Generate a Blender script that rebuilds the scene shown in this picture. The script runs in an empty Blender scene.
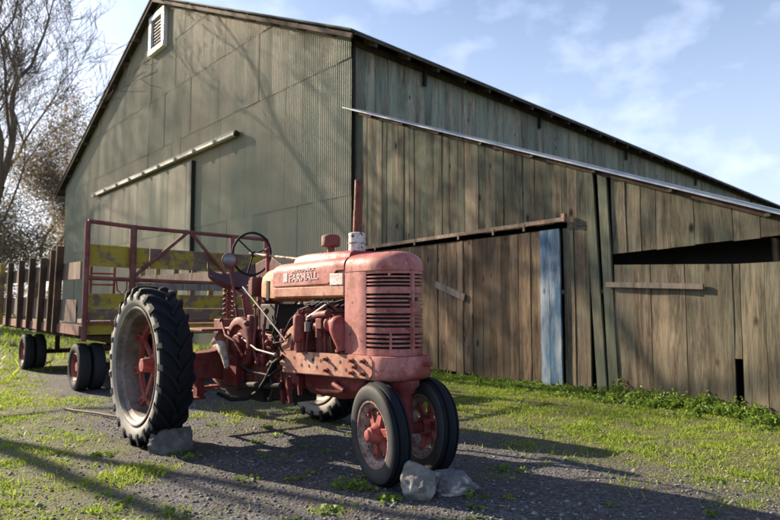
import bpy, bmesh, math, random
import numpy as np
from mathutils import Vector, Matrix, noise as mnoise

R = math.radians
SC = bpy.context.scene
COL = SC.collection
random.seed(7)

# ---------------------------------------------------------------- camera, sky, sun, exposure
CAM_H = 1.36
cam = bpy.data.cameras.new('camera')
cam.sensor_width = 36.0
cam.lens = 36.0 * 640 / 780
cam.clip_end = 3000
cam.dof.use_dof = True
cam.dof.focus_distance = 5.0
cam.dof.aperture_fstop = 2.2
co = bpy.data.objects.new('camera', cam)
COL.objects.link(co)
co.location = (0, 0, CAM_H)
co.rotation_euler = (R(90) + math.atan(45 / 640), 0, 0)
SC.camera = co

SUN_EL = R(25.5)
SUN_H = Vector((-0.84, 0.54, 0)).normalized()          # horizontal direction towards the sun
sun = bpy.data.lights.new('sun', 'SUN')
sun.energy = 5.0
sun.angle = R(0.5)
sun.color = (1.0, 0.84, 0.63)
so = bpy.data.objects.new('sun', sun)
COL.objects.link(so)
tow = Vector((SUN_H.x * math.cos(SUN_EL), SUN_H.y * math.cos(SUN_EL), math.sin(SUN_EL)))
so.rotation_euler = (-tow).to_track_quat('-Z', 'Y').to_euler()
so.location = tow * 50

world = bpy.data.worlds.new('World')
SC.world = world
world.use_nodes = True
nt = world.node_tree
bg = nt.nodes['Background']
sky = nt.nodes.new('ShaderNodeTexSky')
sky.sky_type = 'NISHITA'
sky.sun_disc = False
sky.sun_elevation = SUN_EL
sky.sun_rotation = math.atan2(SUN_H.x, SUN_H.y)
sky.air_density = 1.0
sky.dust_density = 1.8
sky.ozone_density = 3.0
tc = nt.nodes.new('ShaderNodeTexCoord')
mp = nt.nodes.new('ShaderNodeMapping')
mp.inputs['Scale'].default_value = (1.0, 1.0, 1.7)
nz = nt.nodes.new('ShaderNodeTexNoise')
nz.inputs['Scale'].default_value = 10.5
nz.inputs['Detail'].default_value = 6
nz.inputs['Roughness'].default_value = 0.52
rp = nt.nodes.new('ShaderNodeValToRGB')
rp.color_ramp.elements[0].position = 0.47
rp.color_ramp.elements[0].color = (0.0, 0.0, 0.0, 1)
rp.color_ramp.elements[1].position = 0.84
rp.color_ramp.elements[1].color = (0.5, 0.5, 0.5, 1)
mx = nt.nodes.new('ShaderNodeMix')
mx.data_type = 'RGBA'
mul = nt.nodes.new('ShaderNodeMath')
mul.operation = 'MULTIPLY'
mul.inputs[1].default_value = 0.85
L = nt.links.new
L(tc.outputs['Generated'], mp.inputs['Vector'])
L(mp.outputs['Vector'], nz.inputs['Vector'])
L(nz.outputs['Fac'], rp.inputs['Fac'])
sxyz = nt.nodes.new('ShaderNodeSeparateXYZ')
hzr = nt.nodes.new('ShaderNodeMapRange')              # thin veil, thicker towards the horizon
hzr.inputs[1].default_value, hzr.inputs[2].default_value = 0.10, 0.50
hzr.inputs[3].default_value, hzr.inputs[4].default_value = 0.60, 0.06
mxf = nt.nodes.new('ShaderNodeMath')
mxf.operation = 'ADD'
mxf.use_clamp = True
L(tc.outputs['Generated'], sxyz.inputs[0])
L(sxyz.outputs[2], hzr.inputs[0])
L(rp.outputs['Color'], mxf.inputs[0])
L(hzr.outputs[0], mxf.inputs[1])
L(mxf.outputs[0], mul.inputs[0])
L(mul.outputs[0], mx.inputs['Factor'])
L(sky.outputs[0], mx.inputs['A'])
mx.inputs['B'].default_value = (6.6, 7.4, 9.4, 1)
L(mx.outputs['Result'], bg.inputs['Color'])
bg.inputs['Strength'].default_value = 0.062
SC.view_settings.view_transform = 'Standard'
SC.view_settings.look = 'None'
SC.view_settings.gamma = 1
SC.view_settings.use_curve_mapping = False
SC.view_settings.exposure = 1.58


# ---------------------------------------------------------------- helpers
def norm(v):
    return v.normalized() if v.length > 1e-9 else Vector((0, 0, 1))


class MB:
    """collects shapes into one mesh; each face carries a tint value (own colour of that board, leaf, ...)"""

    def __init__(self):
        self.v, self.f, self.t, self.m = [], [], [], []
        self.tint, self.mi = 0.5, 0

    def add(self, vs, fs):
        o = len(self.v)
        self.v.extend([tuple(p) for p in vs])
        for q in fs:
            self.f.append(tuple(i + o for i in q))
            self.t.append(self.tint)
            self.m.append(self.mi)
        return self

    def hexa(self, p):           # 8 points: bottom 4 ccw, top 4 ccw
        return self.add(p, [(3, 2, 1, 0), (4, 5, 6, 7), (0, 1, 5, 4), (1, 2, 6, 5), (2, 3, 7, 6), (3, 0, 4, 7)])

    def box(self, c, s, rot=None):
        c = Vector(c)
        a, b, h = s[0] / 2, s[1] / 2, s[2] / 2
        ps = [Vector(q) for q in ((-a, -b, -h), (a, -b, -h), (a, b, -h), (-a, b, -h), (-a, -b, h), (a, -b, h), (a, b, h), (-a, b, h))]
        if rot is not None:
            ps = [rot @ q for q in ps]
        return self.hexa([c + q for q in ps])

    def beam(self, p0, p1, w, h, up=(0, 0, 1), taper=1.0):
        p0, p1 = Vector(p0), Vector(p1)
        d = norm(p1 - p0)
        up = Vector(up)
        s = d.cross(up)
        if s.length < 1e-4:
            s = d.cross(Vector((1, 0, 0)))
        s = s.normalized()
        n = s.cross(d).normalized()
        q = []
        for p, k in ((p0, 1.0), (p1, taper)):
            for a, b in ((-1, -1), (1, -1), (1, 1), (-1, 1)):
                q.append(p + s * (a * w / 2 * k) + n * (b * h / 2 * k))
        return self.add(q, [(0, 1, 2, 3), (7, 6, 5, 4), (4, 5, 1, 0), (5, 6, 2, 1), (6, 7, 3, 2), (7, 4, 0, 3)])

    def tube(self, pts, r, n=10, caps=True):
        pts = [Vector(p) for p in pts]
        k = len(pts)
        rs = list(r) if hasattr(r, '__len__') else [r] * k
        vs, fs = [], []
        ref = None
        for i in range(k):
            d = norm((pts[min(i + 1, k - 1)] - pts[max(i - 1, 0)]))
            if ref is None:
                ref = d.orthogonal().normalized()
            ref = norm(ref - d * ref.dot(d))
            b = d.cross(ref)
            for j in range(n):
                a = 2 * math.pi * j / n
                vs.append(pts[i] + (ref * math.cos(a) + b * math.sin(a)) * rs[i])
        for i in range(k - 1):
            for j in range(n):
                fs.append((i * n + j, i * n + (j + 1) % n, (i + 1) * n + (j + 1) % n, (i + 1) * n + j))
        if caps:
            fs.append(tuple(range(n - 1, -1, -1)))
            fs.append(tuple((k - 1) * n + j for j in range(n)))
        return self.add(vs, fs)

    def lathe(self, prof, c, axis, n=32, closed=False):
        """prof: list of (along axis, radius)"""
        c, ax = Vector(c), norm(Vector(axis))
        e = ax.orthogonal().normalized()
        if abs(ax.z) < 0.5:
            e = norm(Vector((0, 0, 1)) - ax * ax.z)
        g = ax.cross(e)
        vs, fs = [], []
        k = len(prof)
        for (y, r) in prof:
            for j in range(n):
                a = 2 * math.pi * j / n
                vs.append(c + ax * y + (e * math.cos(a) + g * math.sin(a)) * max(r, 1e-4))
        for i in range(k if closed else k - 1):
            i2 = (i + 1) % k
            for j in range(n):
                fs.append((i * n + j, i * n + (j + 1) % n, i2 * n + (j + 1) % n, i2 * n + j))
        return self.add(vs, fs)

    def loft(self, secs, caps=True, closed=True):
        n = len(secs[0])
        vs = [p for s in secs for p in s]
        fs = []
        for i in range(len(secs) - 1):
            for j in range(n if closed else n - 1):
                fs.append((i * n + j, i * n + (j + 1) % n, (i + 1) * n + (j + 1) % n, (i + 1) * n + j))
        if caps and closed:
            fs.append(tuple(range(n - 1, -1, -1)))
            fs.append(tuple((len(secs) - 1) * n + j for j in range(n)))
        return self.add(vs, fs)

    def prism(self, poly, d):
        d = Vector(d)
        a = [Vector(p) for p in poly]
        n = len(a)
        vs = a + [p + d for p in a]
        fs = [tuple(range(n - 1, -1, -1)), tuple(range(n, 2 * n))]
        fs += [(i, (i + 1) % n, n + (i + 1) % n, n + i) for i in range(n)]
        return self.add(vs, fs)

    def ball(self, c, r, seg=14, rings=8):
        if not hasattr(r, '__len__'):
            r = (r, r, r)
        prof = [(math.cos(math.pi * i / rings), math.sin(math.pi * i / rings)) for i in range(rings + 1)]
        vs, fs = [], []
        for z, q in prof:
            for j in range(seg):
                a = 2 * math.pi * j / seg
                vs.append((c[0] + r[0] * q * math.cos(a), c[1] + r[1] * q * math.sin(a), c[2] + r[2] * z))
        for i in range(rings):
            for j in range(seg):
                fs.append((i * seg + j, (i + 1) * seg + j, (i + 1) * seg + (j + 1) % seg, i * seg + (j + 1) % seg))
        return self.add(vs, fs)

    def build(self, name, mats, parent=None, smooth=35, bevel=0, fix=True, origin=None):
        if origin is not None:
            ov = Vector(origin)
            self.v = [tuple(Vector(p) - ov) for p in self.v]
        me = bpy.data.meshes.new(name)
        me.from_pydata(self.v, [], self.f)
        a = me.attributes.new('tint', 'FLOAT', 'FACE')
        a.data.foreach_set('value', np.array(self.t, dtype=np.float32))
        for m in (mats if isinstance(mats, (list, tuple)) else [mats]):
            me.materials.append(m)
        me.polygons.foreach_set('material_index', np.array(self.m, dtype=np.int32))
        if fix:
            bm = bmesh.new()
            bm.from_mesh(me)
            bmesh.ops.remove_doubles(bm, verts=bm.verts, dist=1e-5)
            bmesh.ops.recalc_face_normals(bm, faces=bm.faces)
            bm.to_mesh(me)
            bm.free()
        if smooth:
            me.shade_smooth()
            me.set_sharp_from_angle(angle=R(smooth))
        o = bpy.data.objects.new(name, me)
        COL.objects.link(o)
        if origin is not None:
            o.location = origin
        if parent is not None:
            o.parent = parent
        if bevel:
            b = o.modifiers.new('bevel', 'BEVEL')
            b.width = bevel
            b.segments = 2
            b.limit_method = 'ANGLE'
            b.angle_limit = R(40)
            b.harden_normals = False
        return o


def raw_mesh(name, verts, faces, mat, tint=None, smooth=False, parent=None, domain='FACE'):
    """numpy mesh of equal-sized faces"""
    me = bpy.data.meshes.new(name)
    nv, (nf, k) = len(verts), faces.shape
    me.vertices.add(nv)
    me.vertices.foreach_set('co', np.asarray(verts, dtype=np.float32).ravel())
    me.loops.add(nf * k)
    me.loops.foreach_set('vertex_index', faces.astype(np.int32).ravel())
    me.polygons.add(nf)
    me.polygons.foreach_set('loop_start', np.arange(nf, dtype=np.int32) * k)
    me.update(calc_edges=True)
    me.validate()
    if tint is not None:
        a = me.attributes.new('tint', 'FLOAT', domain)
        a.data.foreach_set('value', np.asarray(tint, dtype=np.float32))
    if mat:
        me.materials.append(mat)
    if smooth:
        me.shade_smooth()
    o = bpy.data.objects.new(name, me)
    COL.objects.link(o)
    if parent:
        o.parent = parent
    return o


def solid(o, t):
    m = o.modifiers.new('thick', 'SOLIDIFY')
    m.thickness = t
    e = o.modifiers.new('split', 'EDGE_SPLIT')
    e.split_angle = R(38)
    e.use_edge_sharp = False


def tag(o, label=None, cat=None, group=None, kind=None):
    for k, v in (('label', label), ('category', cat), ('group', group), ('kind', kind)):
        if v:
            o[k] = v
    return o


def thing(name, label, cat, loc=(0, 0, 0), rz=0.0, group=None):
    o = bpy.data.objects.new(name, None)
    o.empty_display_size = 0.3
    COL.objects.link(o)
    o.location = loc
    o.rotation_euler = (0, 0, rz)
    return tag(o, label, cat, group)


# ---------------------------------------------------------------- materials
class NB:
    def __init__(self, name):
        self.m = bpy.data.materials.new(name)
        self.m.use_nodes = True
        self.nt = self.m.node_tree
        self.b = self.nt.nodes['Principled BSDF']
        self.tc = self.nt.nodes.new('ShaderNodeTexCoord')

    def n(self, t, **kw):
        x = self.nt.nodes.new(t)
        for k, v in kw.items():
            setattr(x, k, v)
        return x

    def l(self, a, b):
        self.nt.links.new(a, b)

    def noise(self, scale=5, detail=6, rough=0.6, stretch=None, dist=0.0, off=(0, 0, 0), coord='Object', vec=None):
        x = self.n('ShaderNodeTexNoise')
        x.inputs['Scale'].default_value = scale
        x.inputs['Detail'].default_value = detail
        x.inputs['Roughness'].default_value = rough
        x.inputs['Distortion'].default_value = dist
        src = vec if vec is not None else self.tc.outputs[coord]
        mp_ = self.n('ShaderNodeMapping')
        mp_.inputs['Location'].default_value = off
        if stretch:
            mp_.inputs['Scale'].default_value = stretch
        self.l(src, mp_.inputs['Vector'])
        self.l(mp_.outputs[0], x.inputs['Vector'])
        return x.outputs['Fac']

    def ramp(self, fac, stops):
        x = self.n('ShaderNodeValToRGB')
        e = x.color_ramp.elements
        while len(e) < len(stops):
            e.new(0.5)
        for i, (p, c) in enumerate(stops):
            e[i].position = p
            if not hasattr(c, '__len__'):
                c = (c, c, c)
            e[i].color = (*c, 1)
        self.l(fac, x.inputs['Fac'])
        return x.outputs['Color']

    def mix(self, fac, a, b, mode='MIX'):
        x = self.n('ShaderNodeMix', data_type='RGBA', blend_type=mode)
        for s, v in (('Factor', fac), ('A', a), ('B', b)):
            if hasattr(v, 'is_linked'):
                self.l(v, x.inputs[s])
            elif hasattr(v, '__len__'):
                x.inputs[s].default_value = (*v, 1)
            else:
                x.inputs[s].default_value = v
        return x.outputs['Result']

    def math(self, op, a, b=0.0):
        x = self.n('ShaderNodeMath', operation=op)
        for i, v in ((0, a), (1, b)):
            if hasattr(v, 'is_linked'):
                self.l(v, x.inputs[i])
            else:
                x.inputs[i].default_value = v
        return x.outputs[0]

    def attr(self, name='tint'):
        x = self.n('ShaderNodeAttribute')
        x.attribute_name = name
        return x.outputs['Fac']

    def bump(self, h, strength=0.3, dist=0.01):
        x = self.n('ShaderNodeBump')
        x.inputs['Strength'].default_value = strength
        x.inputs['Distance'].default_value = dist
        self.l(h, x.inputs['Height'])
        self.l(x.outputs[0], self.b.inputs['Normal'])

    def out(self, color, rough=0.6, metal=0.0, spec=0.5):
        for s, v in (('Base Color', color), ('Roughness', rough), ('Metallic', metal), ('Specular IOR Level', spec)):
            if hasattr(v, 'is_linked'):
                self.l(v, self.b.inputs[s])
            elif hasattr(v, '__len__'):
                self.b.inputs[s].default_value = (*v, 1)
            else:
                self.b.inputs[s].default_value = v
        return self.m


def m_paint(name, base, faded, rust=(0.09, 0.035, 0.018), rust_at=0.66, rough=0.64, scale=3.0, dirt=(0.1, 0.08, 0.06), seed=0, brown=(0.13, 0.055, 0.04), mottle=0.65):
    k = NB(name)
    a = k.noise(scale, 9, 0.68, off=(seed, 0, 0), dist=0.4)
    c = k.mix(k.ramp(a, [(0.41, 0), (0.58, 1)]), base, faded)
    e = k.noise(scale * 2.4, 9, 0.72, off=(2, seed, 8), dist=0.6)
    c = k.mix(k.ramp(e, [(0.50, 0), (0.62, mottle)]), c, brown)
    b = k.noise(scale * 7, 9, 0.75, off=(0, seed, 3))
    c = k.mix(k.ramp(b, [(rust_at - 0.04, 0), (rust_at + 0.03, 1)]), c, rust)
    d = k.noise(scale * 2.2, 8, 0.7, stretch=(1, 1, 0.22), off=(4, 2, seed))
    c = k.mix(k.ramp(d, [(0.50, 0), (0.72, 0.7)]), c, dirt)
    s = k.noise(90, 4, 0.6)
    c = k.mix(0.25, c, k.ramp(s, [(0.3, 0.1), (0.65, 1.0)]), 'MULTIPLY')
    chip = k.noise(scale * 11, 4, 0.6, off=(seed, 5, 5))
    c = k.mix(k.ramp(chip, [(0.68, 0), (0.71, 0.8)]), c, tuple(min(0.7, x * 1.5 + 0.05) for x in faded))
    bv = k.n('ShaderNodeBevel')
    bv.samples = 4
    bv.inputs['Radius'].default_value = 0.012
    ge = k.n('ShaderNodeNewGeometry')
    dp = k.n('ShaderNodeVectorMath', operation='DOT_PRODUCT')
    k.l(bv.outputs[0], dp.inputs[0])
    k.l(ge.outputs['Normal'], dp.inputs[1])
    edge = k.math('MULTIPLY', k.ramp(dp.outputs['Value'], [(0.80, 1), (0.97, 0)]), k.ramp(b, [(0.42, 0), (0.58, 0.9)]))
    c = k.mix(edge, c, rust)
    dent = k.noise(4.5, 3, 0.5, off=(1, seed, 2))
    k.bump(k.math('ADD', k.math('MULTIPLY', b, 0.35), k.math('MULTIPLY', dent, 2.2)), 0.35, 0.008)
    r = k.ramp(b, [(0.3, rough - 0.12), (0.7, rough + 0.22)])
    return k.out(c, r, 0, 0.28)


def m_wood(name, dark, light, paint=None, paint_amt=0.5, rough=0.88, gscale=1.0, z_fade=None, knots=True):
    k = NB(name)
    t = k.attr()
    w = k.n('ShaderNodeCombineXYZ')
    k.l(k.math('MULTIPLY', t, 37.0), w.inputs[0])
    k.l(k.math('MULTIPLY', t, 11.0), w.inputs[2])
    va = k.n('ShaderNodeVectorMath', operation='ADD')
    k.l(k.tc.outputs['Object'], va.inputs[0])
    k.l(w.outputs[0], va.inputs[1])
    V = va.outputs[0]
    g1 = k.noise(8 * gscale, 9, 0.70, stretch=(1, 1, 0.08), dist=0.8, vec=V)
    g2 = k.noise(70 * gscale, 6, 0.7, stretch=(1, 1, 0.06), dist=0.4, vec=V)
    b1 = k.noise(1.6, 6, 0.65, stretch=(1, 1, 0.35), vec=V)
    fac = k.math('ADD', k.math('MULTIPLY', g1, 0.55), k.math('MULTIPLY', g2, 0.45))
    c = k.mix(k.ramp(fac, [(0.40, 0), (0.50, 0.5), (0.60, 1)]), dark, light)
    c = k.mix(k.ramp(t, [(0.15, 0.0), (1, 0.75)]), c, tuple(x * 0.9 for x in dark))
    if paint:
        f = k.ramp(b1, [(0.62 - 0.3 * paint_amt, 0), (0.8 - 0.3 * paint_amt, 0.85)])
        f = k.math('MULTIPLY', f, k.ramp(g2, [(0.35, 0.35), (0.6, 1)]))
        if z_fade:
            sx = k.n('ShaderNodeSeparateXYZ')
            k.l(k.tc.outputs['Object'], sx.inputs[0])
            mr = k.n('ShaderNodeMapRange')
            mr.inputs[1].default_value, mr.inputs[2].default_value = z_fade
            mr.inputs[3].default_value, mr.inputs[4].default_value = 0.35, 1.0
            k.l(sx.outputs[2], mr.inputs[0])
            f = k.math('MULTIPLY', f, mr.outputs[0])
        c = k.mix(f, c, paint)
    st = k.noise(3.0, 7, 0.7, stretch=(1, 1, 0.14), vec=V, off=(7, 3, 1), dist=0.5)
    c = k.mix(k.ramp(st, [(0.50, 0), (0.70, 0.85)]), c, tuple(x * 0.45 for x in dark))
    if knots:
        vo2 = k.n('ShaderNodeTexVoronoi')
        vo2.inputs['Scale'].default_value = 2.6
        mp2 = k.n('ShaderNodeMapping')
        mp2.inputs['Scale'].default_value = (1, 1, 0.55)
        k.l(V, mp2.inputs['Vector'])
        k.l(mp2.outputs[0], vo2.inputs['Vector'])
        c = k.mix(k.ramp(vo2.outputs['Distance'], [(0.06, 0.95), (0.13, 0)]), c, tuple(x * 0.25 for x in dark))
    k.bump(fac, 0.7, 0.006)
    return k.out(c, rough, 0, 0.15)


def m_plain(name, col, rough=0.6, metal=0.0, var=0.25, scale=12, bump=0.1, spec=0.5):
    k = NB(name)
    a = k.noise(scale, 6, 0.6)
    c = k.mix(k.ramp(a, [(0.3, 0), (0.7, 1)]), tuple(x * (1 - var) for x in col), tuple(min(1, x * (1 + var)) for x in col))
    k.bump(a, bump, 0.004)
    return k.out(c, rough, metal, spec)


M = {}
M['red'] = m_paint('faded_red_paint', (0.22, 0.024, 0.028), (0.36, 0.09, 0.08), rust_at=0.62)
M['red_hood'] = m_paint('chalky_red_paint', (0.28, 0.046, 0.050), (0.50, 0.205, 0.185), rust_at=0.63, rough=0.56, brown=(0.24, 0.085, 0.06), scale=2.2, seed=5, dirt=(0.20, 0.09, 0.065))
M['red_dark'] = m_paint('greasy_red_paint', (0.13, 0.010, 0.014), (0.20, 0.035, 0.035), rust_at=0.62, dirt=(0.02, 0.015, 0.014), seed=2)
M['red_cast'] = m_paint('dull_red_casting', (0.15, 0.022, 0.026), (0.25, 0.075, 0.068), rust_at=0.60, seed=9, dirt=(0.022, 0.014, 0.013))
M['tank'] = m_paint('rusty_tank_paint', (0.40, 0.13, 0.06), (0.58, 0.30, 0.16), rust=(0.26, 0.10, 0.04), rust_at=0.58, seed=11, dirt=(0.25, 0.12, 0.06))
M['maroon'] = m_paint('maroon_pipe_paint', (0.16, 0.032, 0.035), (0.25, 0.085, 0.08), seed=3)
M['white_flake'] = m_paint('flaking_white_paint', (0.55, 0.53, 0.5), (0.75, 0.73, 0.7), rust_at=0.57, seed=4, brown=(0.42, 0.36, 0.33), mottle=0.4)
M['rim'] = m_paint('silver_rim', (0.085, 0.078, 0.076), (0.21, 0.195, 0.185), rust=(0.15, 0.07, 0.04), rust_at=0.60, rough=0.55, brown=(0.15, 0.085, 0.06), mottle=0.8, seed=6, dirt=(0.28, 0.19, 0.13))
M['rim_rusty'] = m_paint('rusty_rim', (0.22, 0.15, 0.13), (0.40, 0.34, 0.31), rust=(0.14, 0.05, 0.035), rust_at=0.56, rough=0.6, seed=16, scale=6)
M['grease'] = m_plain('greasy_iron', (0.022, 0.017, 0.016), 0.75, spec=0.25)
M['black'] = m_plain('black_rubber_hose', (0.011, 0.011, 0.012), 0.75, spec=0.2)
M['dark'] = m_plain('dark_core', (0.02, 0.017, 0.016), 0.8)
M['steel'] = m_plain('dull_steel', (0.20, 0.18, 0.17), 0.6, 0.4, 0.4)
M['lamp_grey'] = m_plain('grey_lamp_metal', (0.17, 0.165, 0.175), 0.35, 0.5, 0.2)
M['seat'] = m_plain('weathered_seat_metal', (0.085, 0.045, 0.05), 0.7, 0.0, 0.3, 8, spec=0.25)
M['ivory'] = m_paint('worn_cream_casting', (0.38, 0.30, 0.23), (0.55, 0.48, 0.40), rust_at=0.56, seed=8, brown=(0.2, 0.11, 0.08))
M['rail'] = m_paint('faded_sunlit_rail_paint', (0.40, 0.16, 0.115), (0.56, 0.32, 0.24), rust_at=0.64, seed=31, brown=(0.30, 0.12, 0.08), dirt=(0.22, 0.10, 0.07))  # faded red made lighter, sunlight on rails and tank side painted into the colour
M['letter'] = m_paint('worn_white_letters', (0.60, 0.52, 0.52), (0.76, 0.70, 0.70), rust=(0.40, 0.17, 0.14), rust_at=0.57, brown=(0.45, 0.27, 0.24), scale=5, seed=1, dirt=(0.5, 0.3, 0.27))
M['exhaust'] = m_paint('rusty_exhaust', (0.13, 0.03, 0.022), (0.20, 0.06, 0.04), rust_at=0.55, seed=13)


def m_tyre():
    k = NB('dusty_tyre_rubber')
    t = k.attr()
    a = k.noise(7, 8, 0.65)
    b = k.noise(40, 4, 0.6)
    base = k.mix(a, (0.006, 0.008, 0.012), (0.014, 0.016, 0.021))
    f = k.math('MULTIPLY', t, k.ramp(a, [(0.25, 0.75), (0.6, 1.0)]))
    c = k.mix(f, base, (0.42, 0.40, 0.37))
    k.bump(b, 0.2, 0.003)
    return k.out(c, 0.7, 0, 0.14)


M['tyre'] = m_tyre()
M['plank'] = m_wood('weathered_barn_board', (0.048, 0.036, 0.026), (0.285, 0.226, 0.160), (0.105, 0.130, 0.092), 0.85, z_fade=(0.2, 4.5))
M['plank_hi'] = m_wood('greenish_barn_board', (0.14, 0.125, 0.095), (0.50, 0.45, 0.34), (0.22, 0.28, 0.225), 0.7)
M['post'] = m_wood('grey_green_board', (0.06, 0.062, 0.045), (0.21, 0.195, 0.14), (0.11, 0.135, 0.10), 0.9)
M['door_plank'] = m_wood('brown_door_board', (0.055, 0.038, 0.027), (0.29, 0.205, 0.132), (0.11, 0.12, 0.09), 0.3)
M['blue'] = m_wood('peeling_blue_board', (0.03, 0.07, 0.12), (0.09, 0.17, 0.26), (0.36, 0.39, 0.42), 0.75)
M['grey_wood'] = m_wood('pale_grey_board', (0.11, 0.092, 0.08), (0.29, 0.25, 0.215))
M['rail_wood'] = m_wood('red_brown_timber', (0.16, 0.07, 0.06), (0.36, 0.21, 0.17))
M['brown_board'] = m_wood('brown_wagon_board', (0.09, 0.06, 0.05), (0.25, 0.19, 0.16))
M['stake'] = m_wood('dark_stake', (0.045, 0.028, 0.022), (0.11, 0.075, 0.055))
M['rafter'] = m_wood('dark_rafter', (0.06, 0.046, 0.038), (0.19, 0.145, 0.115))


def m_yellow():
    k = NB('lichen_yellow_board')
    a = k.noise(4.5, 7, 0.65)
    g = k.noise(30, 5, 0.6, stretch=(0.15, 0.15, 1.2))
    wood = k.mix(g, (0.085, 0.055, 0.045), (0.23, 0.16, 0.125))
    t = k.attr()
    th = k.math('ADD', a, k.math('MULTIPLY', k.math('SUBTRACT', t, 0.5), 0.35))
    c = k.mix(k.ramp(th, [(0.44, 0), (0.56, 1)]), wood, k.mix(g, (0.24, 0.18, 0.02), (0.44, 0.34, 0.05)))
    k.bump(g, 0.4, 0.004)
    return k.out(c, 0.8, 0, 0.3)


M['yellow'] = m_yellow()


def m_corr():
    k = NB('weathered_corrugated_steel')
    t = k.attr()
    a = k.noise(0.5, 6, 0.6, stretch=(1, 1, 0.4))
    b = k.noise(2.5, 7, 0.65, stretch=(1, 1, 0.12))
    f = k.noise(22, 5, 0.6)
    base = k.mix(k.ramp(a, [(0.35, 0), (0.65, 1)]), (0.195, 0.208, 0.145), (0.325, 0.278, 0.19))
    gr = k.noise(0.13, 4, 0.5, off=(3, 1, 0))
    base = k.mix(k.ramp(gr, [(0.47, 0), (0.65, 0.6)]), base, (0.140, 0.200, 0.140))
    c = k.mix(k.ramp(t, [(0, 0), (1, 1)]), base, k.mix(0.45, base, (0.36, 0.31, 0.22)))
    c = k.mix(k.ramp(b, [(0.60, 0), (0.78, 0.4)]), c, (0.18, 0.125, 0.082))
    c = k.mix(k.ramp(f, [(0.62, 0), (0.72, 0.5)]), c, (0.10, 0.085, 0.06))
    k.bump(f, 0.08, 0.003)
    return k.out(c, k.ramp(b, [(0.3, 0.58), (0.7, 0.75)]), 0.0, 0.3)


M['corr'] = m_corr()
M['roof'] = m_plain('dark_roof_steel', (0.045, 0.052, 0.045), 0.85, 0.0, 0.3, 2, spec=0.15)
M['ledge'] = m_plain('galvanised_flashing', (0.26, 0.30, 0.36), 0.6, 0.2, 0.25, 6)
M['white'] = m_plain('white_trim_paint', (0.74, 0.74, 0.75), 0.5, 0, 0.06, 10)
M['vent_dark'] = m_plain('blue_grey_slats', (0.24, 0.28, 0.36), 0.6)
M['track'] = m_paint('pale_track_paint', (0.50, 0.50, 0.46), (0.66, 0.66, 0.62), rust_at=0.66, seed=3, brown=(0.42, 0.41, 0.36), mottle=0.4)
M['rusty_rail'] = m_paint('rusty_door_rail', (0.24, 0.19, 0.14), (0.34, 0.25, 0.17), rust=(0.24, 0.10, 0.05), rust_at=0.55, seed=12)
M['void'] = m_plain('dark_interior_backing', (0.02, 0.018, 0.016), 0.95)


def m_ground():
    k = NB('gravel_and_soil')
    g = k.attr('grass')
    a = k.noise(1.1, 8, 0.65)
    b = k.noise(55, 5, 0.7)
    vo = k.n('ShaderNodeTexVoronoi')
    vo.inputs['Scale'].default_value = 48
    k.l(k.tc.outputs['Object'], vo.inputs['Vector'])
    sep = k.n('ShaderNodeSeparateColor')
    k.l(vo.outputs['Color'], sep.inputs[0])
    gravel = k.mix(sep.outputs[0], (0.040, 0.042, 0.049), (0.155, 0.153, 0.160))
    gravel = k.mix(k.ramp(a, [(0.4, 0), (0.65, 0.6)]), gravel, (0.078, 0.064, 0.05))
    gravel = k.mix(0.5, gravel, k.ramp(b, [(0.3, 0.25), (0.7, 1)]), 'MULTIPLY')
    soil = k.mix(k.ramp(b, [(0.35, 0), (0.65, 1)]), (0.06, 0.064, 0.024), (0.14, 0.145, 0.045))
    c = k.mix(k.ramp(g, [(0.15, 0), (0.8, 1)]), gravel, soil)
    h = k.math('ADD', k.math('MULTIPLY', vo.outputs['Distance'], -1.0), k.math('MULTIPLY', b, 0.6))
    k.bump(h, 0.8, 0.012)
    return k.out(c, 0.92, 0, 0.2)


M['ground'] = m_ground()


def m_leaf(name, c0, c1, trans=0.35, rough=0.55):
    k = NB(name)
    c = k.mix(k.attr(), c0, c1)
    k.out(c, rough, 0, 0.3)
    tr_ = k.n('ShaderNodeBsdfTranslucent')
    k.l(c, tr_.inputs['Color'])
    ms = k.n('ShaderNodeMixShader')
    ms.inputs[0].default_value = trans
    k.l(k.b.outputs[0], ms.inputs[1])
    k.l(tr_.outputs[0], ms.inputs[2])
    k.l(ms.outputs[0], k.nt.nodes['Material Output'].inputs['Surface'])
    return k.m


M['grass'] = m_leaf('grass_blade', (0.135, 0.225, 0.022), (0.33, 0.39, 0.055), 0.5)
M['weed'] = m_leaf('weed_leaf', (0.07, 0.145, 0.018), (0.20, 0.28, 0.045), 0.4)
M['dry_leaf'] = m_leaf('dry_brown_leaf', (0.13, 0.105, 0.07), (0.31, 0.255, 0.17), 0.55)
M['green_leaf'] = m_leaf('dull_olive_leaf', (0.08, 0.078, 0.05), (0.20, 0.19, 0.12), 0.5)


def m_pebble():
    k = NB('loose_gravel_stone')
    c = k.mix(k.attr(), (0.055, 0.057, 0.065), (0.24, 0.235, 0.235))
    return k.out(c, 0.85, 0, 0.3)


M['pebble'] = m_pebble()


def m_rock(name, c0, c1, white):
    k = NB(name)
    a = k.noise(16, 10, 0.75)
    w = k.noise(6, 5, 0.55, off=(3, 1, 2))
    c = k.mix(k.ramp(a, [(0.3, 0), (0.7, 1)]), c0, c1)
    c = k.mix(k.ramp(w, [(0.52, 0), (0.6, white)]), c, (0.62, 0.6, 0.57))
    k.bump(a, 1.0, 0.03)
    return k.out(c, 0.85, 0, 0.2)


def m_bark():
    k = NB('grey_bark')
    a = k.noise(14, 7, 0.7, stretch=(1, 1, 0.25))
    c = k.mix(k.ramp(a, [(0.3, 0), (0.7, 1)]), (0.07, 0.058, 0.050), (0.19, 0.16, 0.135))
    k.bump(a, 0.6, 0.02)
    return k.out(c, 0.9, 0, 0.2)


M['bark'] = m_bark()

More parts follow.
